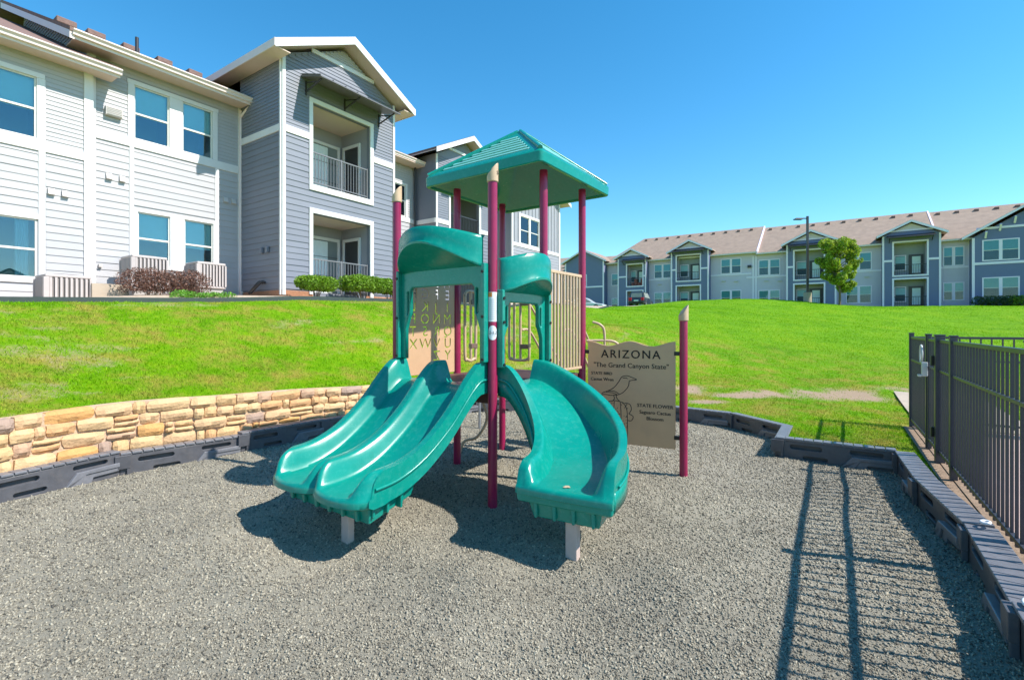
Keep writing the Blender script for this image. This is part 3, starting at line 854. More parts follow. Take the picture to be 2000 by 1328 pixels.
# deck
def onp(s, t, z): return A + PV * s + PU * t + Vector((0, 0, z))
dk = MB()
dk.prism([onp(.02, .03, DECK - .05), onp(1.76, .03, DECK - .05), onp(1.76, 1.22, DECK - .05), onp(.02, 1.22, DECK - .05)], (0, 0, .05))
deck = dk.build('deck', MT['deck'], play, None, .006)
sk = MB()
for (s0, t0), (s1, t1) in (((.05, 0.02), (.05, 1.23)), ((.05, 1.235), (1.75, 1.235)), ((1.765, .03), (1.765, 1.22)), ((.9, .03), (.9, 1.22))):
    sk.bar(onp(s0, t0, DECK - .09), onp(s1, t1, DECK - .09), .03, .14)
sk.build('deck_skirt', MT['deck'], deck)

# slides: bed profile by distance, swept across
def interp(xs, ys):
    pts = [Vector((x, y, 0)) for x, y in zip(xs, ys)]
    sp = smooth_path(pts, 20); X_ = [p.x for p in sp]; Y_ = [p.y for p in sp]
    return lambda t: float(np.interp(t, X_, Y_))
def sm(a, b, t):
    t = max(0, min(1, (t - a) / (b - a))); return t * t * (3 - 2 * t)

def slide_surface(name, place, zbed, dend, rails, lanes, rail_h, W, nd=64, nw=97, parent=None, skirt=.13):
    """place(d, w) -> ground position; closed shell: upper skin from the lanes and rails, rolled front lip, skirts, underside"""
    ws = sorted(set([-W + 2 * W * q / (nw - 1) for q in range(nw)]))
    top = []; lip1 = []; und = []
    rows = []
    def hgt(d, w, de):
        h = 0
        for rw, rt, hf in rails:
            x = abs(w - rw)
            if x < .125:
                f = 1 - sm(rt, .125, x) if x > rt else 1.0
                f = f ** .8
                tail = (de - d) / .14
                e = 1 if tail >= 1 else math.sqrt(max(0, 1 - (1 - max(tail, 0)) ** 2))
                h = max(h, f * rail_h(d, hf) * e)
        for lw, lh in lanes:
            x = (w - lw) / lh
            if abs(x) < 1: h = max(h, .012 * x * x)
        return h
    for q in range(nd + 1):
        t = q / nd; row = []
        for w in ws:
            de = dend(w); d = -.03 + (de + .03) * t; p = place(d, w)
            row.append((p.x, p.y, zbed(d) + hgt(d, w, de)))
        rows.append(row)
    # rolled lip
    for dx, dz in ((.014, -.008), (.022, -.026), (.020, -.062), (-.02, -.082), (-.12, -.075)):
        row = []
        for w in ws:
            de = dend(w); p = place(de + dx, w); row.append((p.x, p.y, zbed(de) + dz))
        rows.append(row)
    nu = 26
    for q in range(1, nu + 1):
        t = 1 - q / nu; row = []
        for w in ws:
            de = dend(w) - .12; d = -.03 + (de + .03) * t; p = place(d, w); row.append((p.x, p.y, zbed(d) - .07))
        rows.append(row)
    mb = MB(); nW = len(ws); nrow = len(rows)
    mb.grid(rows)
    mb.f.append(tuple())  # placeholder removed below
    mb.f.pop()
    # close: entry end strip and both long sides with a rolled outer flange
    last = (nrow - 1) * nW
    for k in range(nW - 1): mb.f.append((last + k, last + k + 1, k + 1, k))
    nlip = 5
    for k in (0, nW - 1):
        loop = [r * nW + k for r in range(nrow)]
        # side faces pair upper row q with the underside row that lies below it
        up = loop[:nd + 1]; lp = loop[nd + 1:nd + 1 + nlip]; un = loop[nd + 1 + nlip:]
        und_pts = [lp[-1]] + un
        m_ = len(und_pts)
        mp = [und_pts[min(m_ - 1, round((1 - q / nd) * (m_ - 1)))] for q in range(nd + 1)]
        for q in range(nd):
            a, b, c2, d2 = up[q], up[q + 1], mp[q + 1], mp[q]
            f = [a, b, c2] if c2 == d2 else [a, b, c2, d2]
            mb.f.append(tuple(f))
        mb.f.append(tuple([up[nd]] + lp))
    me = mb.mesh(name, 50)
    o = put(name, me, MT['green'], parent)
    return o

# double slide off the near-left side (between posts A and B)
MID = (A + B) / 2; DDIR = -PV
zb1 = interp([-.1, .06, .14, .28, .5, .75, .95, 1.15, 1.48], [DECK + .015, DECK + .015, DECK - .005, .985, .775, .60, .505, .455, .438])
def pl1(d, w): return MID + DDIR * d + PU * w
def de1(w):
    lane = .285 if w > 0 else -.285
    x = min(1, abs(w - lane) / .30)
    return 1.33 + .13 * math.sqrt(max(0, 1 - x * x))
rh1 = lambda d, hf: (.215 - .05 * sm(.1, .8, d) + .01 * sm(.9, 1.3, d)) * hf
dslide = slide_surface('double_slide', pl1, zb1, de1, [(-.575, .030, 1), (0, .030, .98), (.575, .030, 1)], [(-.2875, .25), (.2875, .25)], rh1, .605, parent=play)
# flange strip along the outer sides
for w0 in (-.612, .612):
    fl = MB(); pts = []
    for q in range(30):
        d = -.0 + 1.30 * q / 29; p = pl1(d, w0); pts.append(p + Vector((0, 0, zb1(d) + .055)))
    fl.tube(pts, .011, 8).build('side_bead', MT['green'], dslide, 60)
# hollow support box with ribs, and the steel foot
sb = MB()
def P1(d, w, z): q = pl1(d, w); return (q.x, q.y, z)
def sbox(mb, P, d0, d1, w0, w1, z0, z1, taper=.02):
    mb.hexa([P(d0 + taper, w0 + taper, z0), P(d1 - taper, w0 + taper, z0), P(d1 - taper, w1 - taper, z0), P(d0 + taper, w1 - taper, z0)],
            [P(d0, w0, z1), P(d1, w0, z1), P(d1, w1, z1), P(d0, w1, z1)])
sb.hexa([P1(.86, -.50, .32), P1(1.30, -.54, .235), P1(1.30, .48, .235), P1(.86, .46, .32)], [P1(.82, -.55, zb1(.82) - .05), P1(1.33, -.57, zb1(1.33) - .05), P1(1.33, .55, zb1(1.33) - .05), P1(.82, .55, zb1(.82) - .05)])
for q in range(6):
    w = -.46 + q * .168; sbox(sb, P1, 1.30, 1.345, w, w + .045, .245, .39, .008)
for q in range(3):
    d = 1.0 + q * .13; sbox(sb, P1, d, d + .035, -.575, -.50, .28, .40, .008)
sb.build('support_box', MT['green'], dslide, None, .012, 3)
lg = MB(); c_ = pl1(1.19, -.14)
lg.bar(c_ + Vector((0, 0, -.2)), c_ + Vector((0, 0, .30)), .088, .06, up=(DDIR.x, DDIR.y, 0))
lg.build('foot', pm('pinkish_grey_steel', (.52, .40, .35), .55, .1, 9), dslide, None, .006)

# curved slide off the near-right side (between posts A and E), quarter turn to the right
S0 = (A + E) / 2; H1 = -PU; Rc = .95; St = .09; En = .17; TURN = R(83)
LT = St + Rc * TURN + En
def pl2(d, w):
    # w positive to the left of travel (outer side)
    left = lambda h: Vector((-h.y, h.x, 0))
    if d < St: return S0 + H1 * d + left(H1) * w
    cen = S0 + H1 * St - left(H1) * Rc
    a = min(1.0, (d - St) / (Rc * TURN)) * TURN
    rad = left(H1) * math.cos(a) + H1 * math.sin(a)
    p = cen + rad * (Rc + w)
    if d > St + Rc * TURN:
        p = p + (H1 * math.cos(TURN) - left(H1) * math.sin(TURN)) * (d - St - Rc * TURN)
    return p
zb2 = interp([-.1, .05, .18, .40, .70, 1.02, 1.30, 1.48, LT + .15], [DECK + .015, DECK + .012, 1.07, .94, .755, .605, .535, .512, .50])
def de2(w): return LT + .02 * math.sqrt(max(0, 1 - (w / .36) ** 2))
rh2 = lambda d, hf: (.20 + .05 * sm(.2, .8, d) * (1 if hf > .99 else -.2) - .03 * sm(1.05, 1.35, d)) * hf
cslide = slide_surface('curved_slide', pl2, zb2, de2, [(.335, .028, 1.0), (-.335, .028, .96)], [(0, .30)], rh2, .365, nw=65, parent=play)
for w0, zo in ((.372, .05), (-.372, .05)):
    pts = [pl2(.02 + (LT - .12) * q / 40, w0) + Vector((0, 0, zb2(.02 + (LT - .12) * q / 40) + zo)) for q in range(41)]
    MB().tube(pts, .011, 8).build('side_bead', MT['green'], cslide, 60)
# deep outer and inner side skirts
for w0 in (.358, -.358):
    rows = []
    for q in range(41):
        d = .0 + (LT - .02) * q / 40; p = pl2(d, w0); z = zb2(d)
        rows.append([(p.x, p.y, z + .03), (p.x, p.y, z - .10 - .03 * math.sin(math.pi * q / 40))])
    o = MB().grid(rows).build('side_skirt', MT['green'], cslide, 60)
    so = o.modifiers.new('solid', 'SOLIDIFY'); so.thickness = .02; so.offset = 0
# front apron
ap = MB()
def P2(d, w, z): q = pl2(d, w); return (q.x, q.y, z)
sbox(ap, P2, LT - .16, LT + .025, -.37, .37, zb2(LT) - .125, zb2(LT) - .012, .012)
ap.build('front_apron', MT['green'], cslide, None, .02, 3)
bx = MB(); sbox(bx, P2, LT - .34, LT - .02, -.28, .28, .265, zb2(LT) - .12, .03)
for q in range(4):
    w = -.235 + q * .145; sbox(bx, P2, LT - .05, LT - .005, w, w + .035, .27, zb2(LT) - .12, .006)
bx.build('support_box', MT['green'], cslide, None, .012, 3)
c_ = pl2(LT - .12, .03)
MB().bar(c_ + Vector((0, 0, -.2)), c_ + Vector((0, 0, .30)), .092, .06, up=(DDIR.x, DDIR.y, 0)).build('foot', bpy.data.materials['pinkish_grey_steel'], cslide, None, .006)
# emblem moulded at the slide end
em = MB(); c_ = pl2(LT - .075, .0)
cm_me = plate_mesh([[(.022 * math.cos(t) * (1 + .35 * math.cos(3 * t)), .022 * math.sin(t) * (1 + .3 * math.sin(2 * t))) for t in np.linspace(0, 2 * math.pi, 28, endpoint=False)]], .004, .001)
put('emblem_sticker', cm_me, MT['tan'], cslide, M=frame(Vector((c_.x, c_.y, zb2(LT - .07) + .006)), (-DDIR.y, DDIR.x, 0), (-DDIR.x, -DDIR.y, .05)))

# hoods over the slide entries
def hood(Pa, Pb, zbot, zlow, zhigh, bulge, arch_lo, arch_hi, open_top, parent, inset=.05):
    """Pa left end, Pb right end seen from outside"""
    ex = (Pb - Pa); ex.z = 0; Wd = ex.length; ex.normalize(); ez = Vector((0, 0, 1)); out = ex.cross(ez).normalized()
    Pm = Pa.copy()
    # frame sheet with opening, narrowing jambs and grip slots
    yo = zbot; jl = .14; jn = .072
    top = zlow + .02
    zt = open_top
    def jamb(x0, sgn):
        return [(x0 + sgn * jn, zbot - .02), (x0 + sgn * jn, zbot + (zt - zbot) * .42), (x0 + sgn * (jn + .02), zbot + (zt - zbot) * .50), (x0 + sgn * (jl - .02), zbot + (zt - zbot) * .60), (x0 + sgn * jl, zbot + (zt - zbot) * .68), (x0 + sgn * jl, zt - .03)]
    left = jamb(.04, 1); right = jamb(Wd - .04, -1)
    tl = [(left[-1][0] + .03, zt), (right[-1][0] - .03, zt)]
    outer = [(.045, zbot), (.045, top), (Wd - .045, top), (Wd - .045, zbot)] + [(right[1][0], zbot)] + right[1:] + [tl[1], tl[0]] + left[::-1][:-1] + [(left[1][0], zbot)]
    sl0 = zbot + (zt - zbot) * .62; sl1 = zt - .04
    slot = lambda x: rrect(x - .014, x + .014, sl0, sl1, .014)
    me = plate_mesh([outer, slot(.04 + jl - .035), slot(Wd - .04 - jl + .035)], .05, .012)
    M = frame(Pm + out * .03, ex, ez)
    o = put('slide_hood', me, MT['green'], parent, M=M)
    # returns along both posts
    for x in (.035, Wd - .035):
        MB().box(x - .02, x + .02, zbot, top, -.05, .075).build('side_return', MT['green'], o, None, .012, 3)
    for x in (.035, Wd - .035):
        for zz in (zbot + .03, zbot + .42, top - .08):
            MB().tube([(x, zz, .07), (x, zz, .086)], .014, 8).build('bolt', MT['bolt'], o, 40)
    # visor
    rows = []; n = 28
    for q in range(n + 1):
        u = q / n; x = inset + (Wd - 2 * inset) * u; s_ = math.sin(math.pi * u)
        b = bulge * (s_ ** .70) + .045
        zl = zlow + arch_lo * s_; zh = zhigh + arch_hi * s_
        r_ = [(x, zlow - .0, .02), (x, zlow + (zl - zlow) * .75 + .0, b * .80), (x, zl - .012, b * .985), (x, zl, b + .012), (x, zl + .02, b + .014), (x, zl + .035, b + .002), (x, (zl + zh) / 2, b), (x, zh - .03, b - .004), (x, zh - .006, b - .02), (x, zh, b - .05), (x, zh - .02, .02)]
        rows.append(r_)
    vb = MB().grid(rows); m_ = len(rows[0])
    vb.f.append(tuple(range(m_))); vb.f.append(tuple(range(n * m_ + m_ - 1, n * m_ - 1, -1)))
    vb.build('visor', MT['green'], o, 42)
    return o
h1 = hood(B + (A - B).normalized() * .085, A, 1.33, 2.22, 2.50, .31, .21, .10, 2.06, play, .07)
h2 = hood(A, E, 1.28, 1.98, 2.29, .21, .13, .08, 1.89, play, .05)

# roof
rc = (C + D + E + F) / 4
ax1 = Vector((.815, -.58, 0)).normalized(); ax2 = Vector((.58, .815, 0)).normalized()
HS = .81; ZE = ROOFZ; ZA = 4.045
def rp(a, b, z): q = rc + ax1 * a + ax2 * b; return Vector((q.x, q.y, z))
rows = []
def ring(h, z, r=.05):
    pts = []
    for cx, cy, a0 in ((1, -1, -90), (1, 1, 0), (-1, 1, 90), (-1, -1, 180)):
        for k in range(4):
            a = R(a0 + 30 * k); pts.append(rp(cx * (h - r) + r * math.cos(a), cy * (h - r) + r * math.sin(a), z))
    return pts
def zr(h): return ZE + .115 + (ZA - ZE - .115) * (1 - h / HS)
rings = [ring(.05, ZA - .20, .03), ring(HS - .09, ZE + .03, .05), ring(HS - .035, ZE + .02, .05), ring(HS - .03, ZE, .05), ring(HS - .008, ZE - .004, .05), ring(HS, ZE + .006), ring(HS + .004, ZE + .10), ring(HS - .008, ZE + .118), ring(HS - .03, zr(HS - .03), .03)]
mb = MB().grid(rings, close=True); n_ = 16
mb.f.append(tuple(range(n_)))
H0 = HS - .03; HB = .74; HT = .20; HWD = .11
for dx, dy in ((0, -1), (1, 0), (0, 1), (-1, 0)):
    def q_(al, h): return rp(al if dy else h * dx, h * dy if dy else al, zr(h))
    mb.add([q_(-H0, H0), q_(H0, H0), q_(HB, HB), q_(-HB, HB)], [(0, 1, 2, 3)])
    mb.add([q_(-HB, HB), q_(-(HB - HWD), HB), q_(-(HT - HWD), HT), q_(-HT, HT)], [(0, 1, 2, 3)])
    mb.add([q_(HB, HB), q_(HB - HWD, HB), q_(HT - HWD, HT), q_(HT, HT)], [(0, 1, 2, 3)])
    mb.add([q_(-HT, HT), q_(HT, HT), q_(0, 0)], [(0, 1, 2)])
roof = mb.build('roof', MT['green'], play, 35)
# raised ridge beads along the hips
for sx, sy in ((1, -1), (1, 1), (-1, 1), (-1, -1)):
    MB().tube([rp(sx * .02, sy * .02, zr(.02) - .005), rp(sx * (HS - .03), sy * (HS - .03), zr(HS - .03) + .002)], .026, 8).build('hip_rib', MT['green'], roof, 60)
# lattice of raised slats on the sloping faces
for fi, (dx, dy) in enumerate(((0, -1), (1, 0), (0, 1), (-1, 0))):
    def fp(along, h, up):
        # along face, h from apex
        a = along if dy else h * dx; b = h * dy if dy else along
        if dy == 0: a = h * dx; b = along
        p = rp(a, b, zr(h)); nrm = (ax1 * dx + ax2 * dy) * .66 + Vector((0, 0, .75))
        return p + nrm.normalized() * up
    nrow = 7
    cr_ = MB()
    for a_ in np.arange(-.5, .51, .10):
        ha = max(HT, abs(a_) + HWD)
        if ha < HB - .04:
            cr_.hexa([fp(a_ - .012, ha, -.03), fp(a_ + .012, ha, -.03), fp(a_ + .012, HB, -.03), fp(a_ - .012, HB, -.03)], [fp(a_ - .012, ha, -.013), fp(a_ + .012, ha, -.013), fp(a_ + .012, HB, -.013), fp(a_ - .012, HB, -.013)])
    cr_.build('roof_rib', MT['green'], roof)
    for q in range(nrow):
        h0 = HT + .02 + q * .079; h1_ = h0 + .026; half = h0 - HWD + .01
        sl = MB()
        nseg = 1
        for k in range(nseg):
            a0 = -half + 2 * half * k / nseg ; a1 = half
            sk_ = .0
            sl.hexa([fp(a0, h0, -.012), fp(a1, h0, -.012), fp(a1 + sk_, h1_, -.012), fp(a0 + sk_, h1_, -.012)],
                    [fp(a0, h0, .005), fp(a1, h0, .005), fp(a1 + sk_, h1_, .003), fp(a0 + sk_, h1_, .003)])
        sl.build('roof_slat', MT['green_skylit'], roof, None)

# alphabet panel between B and C, letters cut right through
ex = (C - B).normalized(); bw = (C - B).length
ap_out = [(.05, 1.12), (bw - .05, 1.12), (bw - .05, 2.30)] + [(bw - .05 - (bw - .1) * k / 12, 2.30 + .10 * math.sin(math.pi * k / 12)) for k in range(1, 12)] + [(.05, 2.30)]
rows_t = ['ABCD', 'EFGH', 'IJKL', 'MNOP', 'QRST', 'UVWX', 'YZ']
outl = [ap_out]; bridges = []
def glyph(ch, size, cx, cy, mirror):
    cu = bpy.data.curves.new('g', 'FONT'); cu.body = ch; cu.size = size; cu.resolution_u = 3; cu.fill_mode = 'NONE'
    ob = bpy.data.objects.new('g', cu); col.objects.link(ob)
    dg = bpy.context.evaluated_depsgraph_get(); me = bpy.data.meshes.new_from_object(ob.evaluated_get(dg))
    bpy.data.objects.remove(ob); bpy.data.curves.remove(cu)
    # trace edge loops
    adj = {}
    for e_ in me.edges:
        a, b = e_.vertices; adj.setdefault(a, []).append(b); adj.setdefault(b, []).append(a)
    seen = set(); loops = []
    for v0 in adj:
        if v0 in seen: continue
        lp = [v0]; seen.add(v0); cur = v0
        while True:
            nx = [w for w in adj[cur] if w not in seen]
            if not nx: break
            cur = nx[0]; seen.add(cur); lp.append(cur)
        loops.append([(me.vertices[i_].co.x, me.vertices[i_].co.y) for i_ in lp])
    bpy.data.meshes.remove(me)
    loops = [l for l in loops if len(l) > 2]
    def area(l): return abs(sum(l[i][0] * l[(i + 1) % len(l)][1] - l[(i + 1) % len(l)][0] * l[i][1] for i in range(len(l)))) / 2
    big = max(loops, key=area)
    mx = (min(p[0] for p in big) + max(p[0] for p in big)) / 2; my = size * .36
    sgn = -1 if mirror else 1
    return [[(cx + sgn * (x - mx), cy + (y - my)) for x, y in l] for l in loops]
for ri, row in enumerate(rows_t):
    zc = 2.18 - ri * .142
    for ci, ch in enumerate(row):
        gl_ = glyph(ch, .165, bw - .16 - ci * .17, zc, True)
        outl += gl_
        if len(gl_) > 1:                                          # a thin bridge holds the letter's inner island
            xs_ = [p[0] for l in gl_[1:] for p in l]; ys_ = [p[1] for l in gl_ for p in l]
            bridges.append(((min(xs_) + max(xs_)) / 2, min(ys_), max(ys_)))
alpha = put('alphabet_panel', plate_mesh(outl, .014, .0015), MT['tan_panel'], play, M=frame(B, ex, (0, 0, 1)))

for bx_, by0, by1 in bridges:
    o = MB().box(-.005, .005, by0 - .003, by1 + .003, -.0052, .0052).build('stencil_bridge', MT['tan_panel'], alpha); o.location.x = bx_

# picket barrier between E and F
pk_top = MB().bar(E + Vector((0, 0, 2.27)) + PV * .03, F + Vector((0, 0, 2.27)) - PV * .03, .035, .035)
barrier = pk_top.build('picket_barrier', MT['tan'], play, None, .006)
MB().bar(E + Vector((0, 0, 1.17)) + PV * .03, F + Vector((0, 0, 1.17)) - PV * .03, .03, .03).build('bottom_rail', MT['tan'], barrier, None, .006)
pl_ = (F - E).length
for q in range(11):
    p = E + PV * (.08 + (pl_ - .16) * q / 10)
    MB().tube([p + Vector((0, 0, 1.17)), p + Vector((0, 0, 2.26))], .0155, 10).build('picket', MT['tan'], barrier, 40)

# handhold barriers on the far side (C-D) and (D-F)
def loopbar(P0, P1, xs, z0, z1, name):
    ex = (P1 - P0).normalized()
    o = None
    a, b = xs[0], xs[-1]
    q = lambda x, z: P0 + ex * x + Vector((0, 0, z))
    path = smooth_path([q(a, z1), q(a, z0 + .08), q(a + .03, z0 + .02), q(a + .08, z0), q(b - .08, z0), q(b - .03, z0 + .02), q(b, z0 + .08), q(b, z1), q(b - .04, z1 + .05), q(a + .04, z1 + .05), q(a, z1)], 4)
    o = MB().tube(path, .019, 10).build(name, MT['tan'], play, 50)
    for x in xs[1:-1]:
        MB().tube([q(x, z0), q(x, z1 + .05)], .018, 10).build('bar', MT['tan'], o, 50)
    for z in (z0 + .18, z1 - .08):
        MB().box(-.06, .06, -.03, .03, -.025, .025).build('clamp', MT['clamp'], o, None, .004, M=frame(q((xs[-1] + xs[-2]) / 2, z), ex, (0, 0, 1)))
    return o
loopbar(C, D, [.14, .25, .34], 1.24, 2.05, 'hand_barrier')
loopbar(D, F, [.12, .20, .30, .44], 1.22, 2.05, 'hand_barrier')
# stair rails descending behind
MB_ = MB()
for s_, t_ in ((.55, 1.22), (1.05, 1.22)):
    pass
outD = (F - D).normalized().cross(Vector((0, 0, 1)))
outD = PV.copy()
for q0 in (.30, .95):
    base = D + (F - D).normalized() * q0
    p = lambda o_, z: base + outD * o_ + Vector((0, 0, z))
    for dz in (0, -.36):
        path = smooth_path([p(.03, 1.98 + dz), p(.18, 1.98 + dz), p(.34, 1.86 + dz), p(.75, 1.42 + dz), p(1.05, 1.12 + dz), p(1.2, .92 + dz)], 6)
        MB().tube(path, .016, 10).build('stair_rail', MT['tan'], play, 50)
    MB().tube(smooth_path([p(1.2, .92), p(1.24, .8), p(1.24, .1), p(1.24, -.05)], 5), .016, 10).build('stair_rail', MT['tan'], play, 50)
bs = D + (F - D).normalized() * .30; be = D + (F - D).normalized() * .95
for q in range(4):
    o_ = .22 + q * .27; z = .90 - q * .23
    MB().prism([bs + PV * o_ + Vector((0, 0, z)), be + PV * o_ + Vector((0, 0, z)), be + PV * (o_ + .24) + Vector((0, 0, z)), bs + PV * (o_ + .24) + Vector((0, 0, z))], (0, 0, .035)).build('step', MT['deck'], play, None, .006)
# hoop seen beyond F, handing down to the state panel
base = F + PV * .50 - PU * .03 - Vector((0, 0, .075))
MB().tube(smooth_path([base + Vector((-.12, .02, 1.80)), base + Vector((-.02, 0, 1.76)), base + Vector((.03, 0, 1.66)), base + Vector((.03, 0, 1.30))], 6), .017, 10).build('stair_rail', MT['tan'], play, 50)
MB().tube(smooth_path([base + Vector((-.2, 0, 1.555)), base + Vector((.10, 0, 1.555)), base + Vector((.22, 0, 1.50)), base + Vector((.32, .0, 1.38)), base + Vector((.50, .0, 1.12))], 6), .017, 10).build('stair_rail', MT['tan'], play, 50)
# curly climber legs under the deck
lp = C + PU * .02 - PV * .1
MB().tube(smooth_path([lp + Vector((.25, .5, 1.05)), lp + Vector((.32, .45, .8)), lp + Vector((.42, .4, .5)), lp + Vector((.30, .38, .26)), lp + Vector((.12, .42, .18)), lp + Vector((.05, .42, -.03))], 6), .019, 10).build('climber_loop', MT['tan'], play, 50)
MB().tube([Vector((-.54, 8.1, -.05)), Vector((-.54, 8.1, .62))], .022, 10).build('climber_foot', MT['galv'], play, 50)

# state panel between F and the free post G
ex = (G - F).normalized(); gw = (G - F).length
x0, x1 = .075, gw - .085
zb_, zt_ = .29, 1.50
wav = [(x1 - (x1 - x0) * k / 40, zt_ - .035 + .028 * math.cos(2 * math.pi * 2 * k / 40) - .0) for k in range(41)]
pan_out = [(x0, zb_), (x1, zb_)] + wav
sign = put('state_panel', plate_mesh([pan_out], .018, .003), MT['tan_panel'], play, M=frame(F, ex, (0, 0, 1)))
def sgn(body, size, x, z, spacing=1.0, align='CENTER', name='lettering', bold=0):
    me = text_mesh(body, size, .001, align, spacing)
    o = put(name, me, MT['ink'], sign); o.location = (x, z, .0102)
    return o
cx = (x0 + x1) / 2
sgn('ARIZONA', .135, cx + .0, 1.335, 1.22)
sgn('ARIZONA', .135, cx + .003, 1.336, 1.22)
for dx in (0, .0025):
    sgn('STATE BIRD', .049, .245 + dx, 1.105, 1.0)
    sgn('Cactus Wren', .051, .25 + dx, 1.035, 1.0)
    sgn('STATE FLOWER', .056, .865 + dx, .755, 1.02)
    sgn('Saguaro Cactus', .056, .865 + dx, .68, 1.0)
    sgn('Blossom', .056, .865 + dx, .61, 1.0)
    sgn('"The Grand Canyon State"', .078, cx + dx, 1.2055, 1.03)
def stroke(pts, r=.0035):
    P = smooth_path([Vector((x, z, .0095)) for x, z in pts], 5)
    return P
art = MB()
bird = [[(.455, 1.02), (.49, 1.075), (.55, 1.09), (.60, 1.075), (.66, 1.05), (.61, 1.04), (.575, 1.03)], [(.575, 1.03), (.56, .96), (.50, .89), (.44, .86)], [(.455, 1.02), (.41, .96), (.36, .92), (.27, .88)], [(.27, .88), (.20, .83), (.10, .80)], [(.44, .86), (.36, .85), (.27, .855), (.19, .80)],
        [(.50, 1.06), (.535, 1.065), (.555, 1.055)], [(.32, .90), (.40, .90), (.45, .875)], [(.30, .885), (.38, .88), (.43, .865)], [(.42, .86), (.43, .82), (.46, .79)], [(.39, .855), (.40, .81), (.37, .78)],
        [(.34, .78), (.42, .79), (.50, .77), (.545, .70), (.555, .55), (.55, .30)], [(.34, .78), (.31, .72), (.30, .5), (.30, .3)], [(.40, .78), (.39, .6), (.395, .3)], [(.47, .775), (.48, .6), (.475, .3)],
        [(.52, .77), (.58, .76), (.60, .70), (.57, .65)], [(.57, .65), (.62, .62), (.60, .57), (.555, .57)]]
for st in bird: art.tube(stroke(st), .0042, 5)
for q in range(60):
    x = random.uniform(.33, .55); z = random.uniform(.42, .77); art.tube([Vector((x, z, .0095)), Vector((x + random.uniform(-.018, .018), z + random.uniform(.008, .022), .0095))], .0028, 4)
art.build('line_drawing', MT['ink'], sign)
for z in (1.36, .42):
    for xx in (x0 - .02, x1 + .02):
        MB().bar(F + ex * (xx - .035) + Vector((0, 0, z)), F + ex * (xx + .035) + Vector((0, 0, z)), .03, .045).build('panel_clamp', MT['bolt'], play, None, .006)

# ------------------------------------------------------------------ black metal fence and gate beside the play area
FZ = 0.03; FANGLE = math.atan2(FD.y, FD.x)
def fence_run(name, label, origin, rz, segs, posts, top=1.475, mid=1.10, low=.13, pitch=.112, caps=True, group=None, pw=.064, big=()):
    """segs: picket spans in local x; posts: local x positions"""
    e_ = empty(name, (origin[0], origin[1], FZ), rz, label, 'fence' if 'gate' not in name else 'gate', group)
    pk = MB().box(-.009, .009, -.009, .009, low - .05, top - .02).mesh('picket')
    for a, b in segs:
        L = b - a
        for z, h in ((top - .016, .036), (mid, .028), (low, .03)):
            MB().box(a, b, -.0155, .0155, z - h / 2, z + h / 2).build('rail', MT['fence'], e_, None, .003)
        n = max(1, int(L / pitch))
        for q in range(n):
            o = put('picket', pk, MT['fence'], e_); o.location = (a + (q + .5) * L / n, 0, 0)
    for x in posts:
        w = pw * (1.45 if x in big else 1)
        p = MB().box(x - w / 2, x + w / 2, -w / 2, w / 2, -.06, top + .045).build('post', MT['fence'], e_, None, .004)
        MB().box(x - w / 2 - .005, x + w / 2 + .005, -w / 2 - .005, w / 2 + .005, top + .045, top + .062).build('post_cap', MT['fence'], p, None, .005)
    return e_
# local x runs along FD; P4 at 0, P3 at .8, P2 at 1.62, P1 at 3.3
f1 = fence_run('metal_fence', 'black metal picket fence running from the right photo edge to the gate post', FP, FANGLE,
               [(-5.3, -2.50), (-2.42, -.04), (.04, .76)], [-2.46, 0, .80], group=None, big=(.80,))
f2 = fence_run('metal_fence', 'short black picket fence panel beyond the gate latch', FP, FANGLE, [(1.66, 3.27)], [1.62, 3.30])
gt = fence_run('metal_gate', 'black picket gate hung on the wide fence post, with pale grey latch', FP, FANGLE, [(.87, 1.54)], [.865, 1.55], pw=.04)
for z in (.35, 1.22):
    MB().box(.835, .88, .045, .075, z - .06, z + .06).build('hinge', MT['bolt'], gt, None, .005)
lt_ = MB().box(1.50, 1.56, .02, .085, .97, 1.16).build('latch', MT['latch'], gt, None, .01, 3)
MB().box(1.49, 1.57, .085, .125, .965, .995).build('latch_lever', MT['latch'], lt_, None, .008)
hp = [Vector((2.02 + .09 * math.cos(t), .03, 1.25 + .12 * math.sin(t))) for t in np.linspace(0, 2 * math.pi, 25)]
MB().tube(hp, .013, 8, caps=False).build('hand_guard_ring', MT['latch'], f2, 60)
C1 = FP + FD * 3.3
back = fence_run('metal_fence', 'far black picket fence crossing behind the near fence at the right photo edge', C1, math.atan2(-.55, .835), [(.04, 1.62), (1.70, 4.1), (4.18, 6.5)], [1.66, 4.14], pitch=.118)

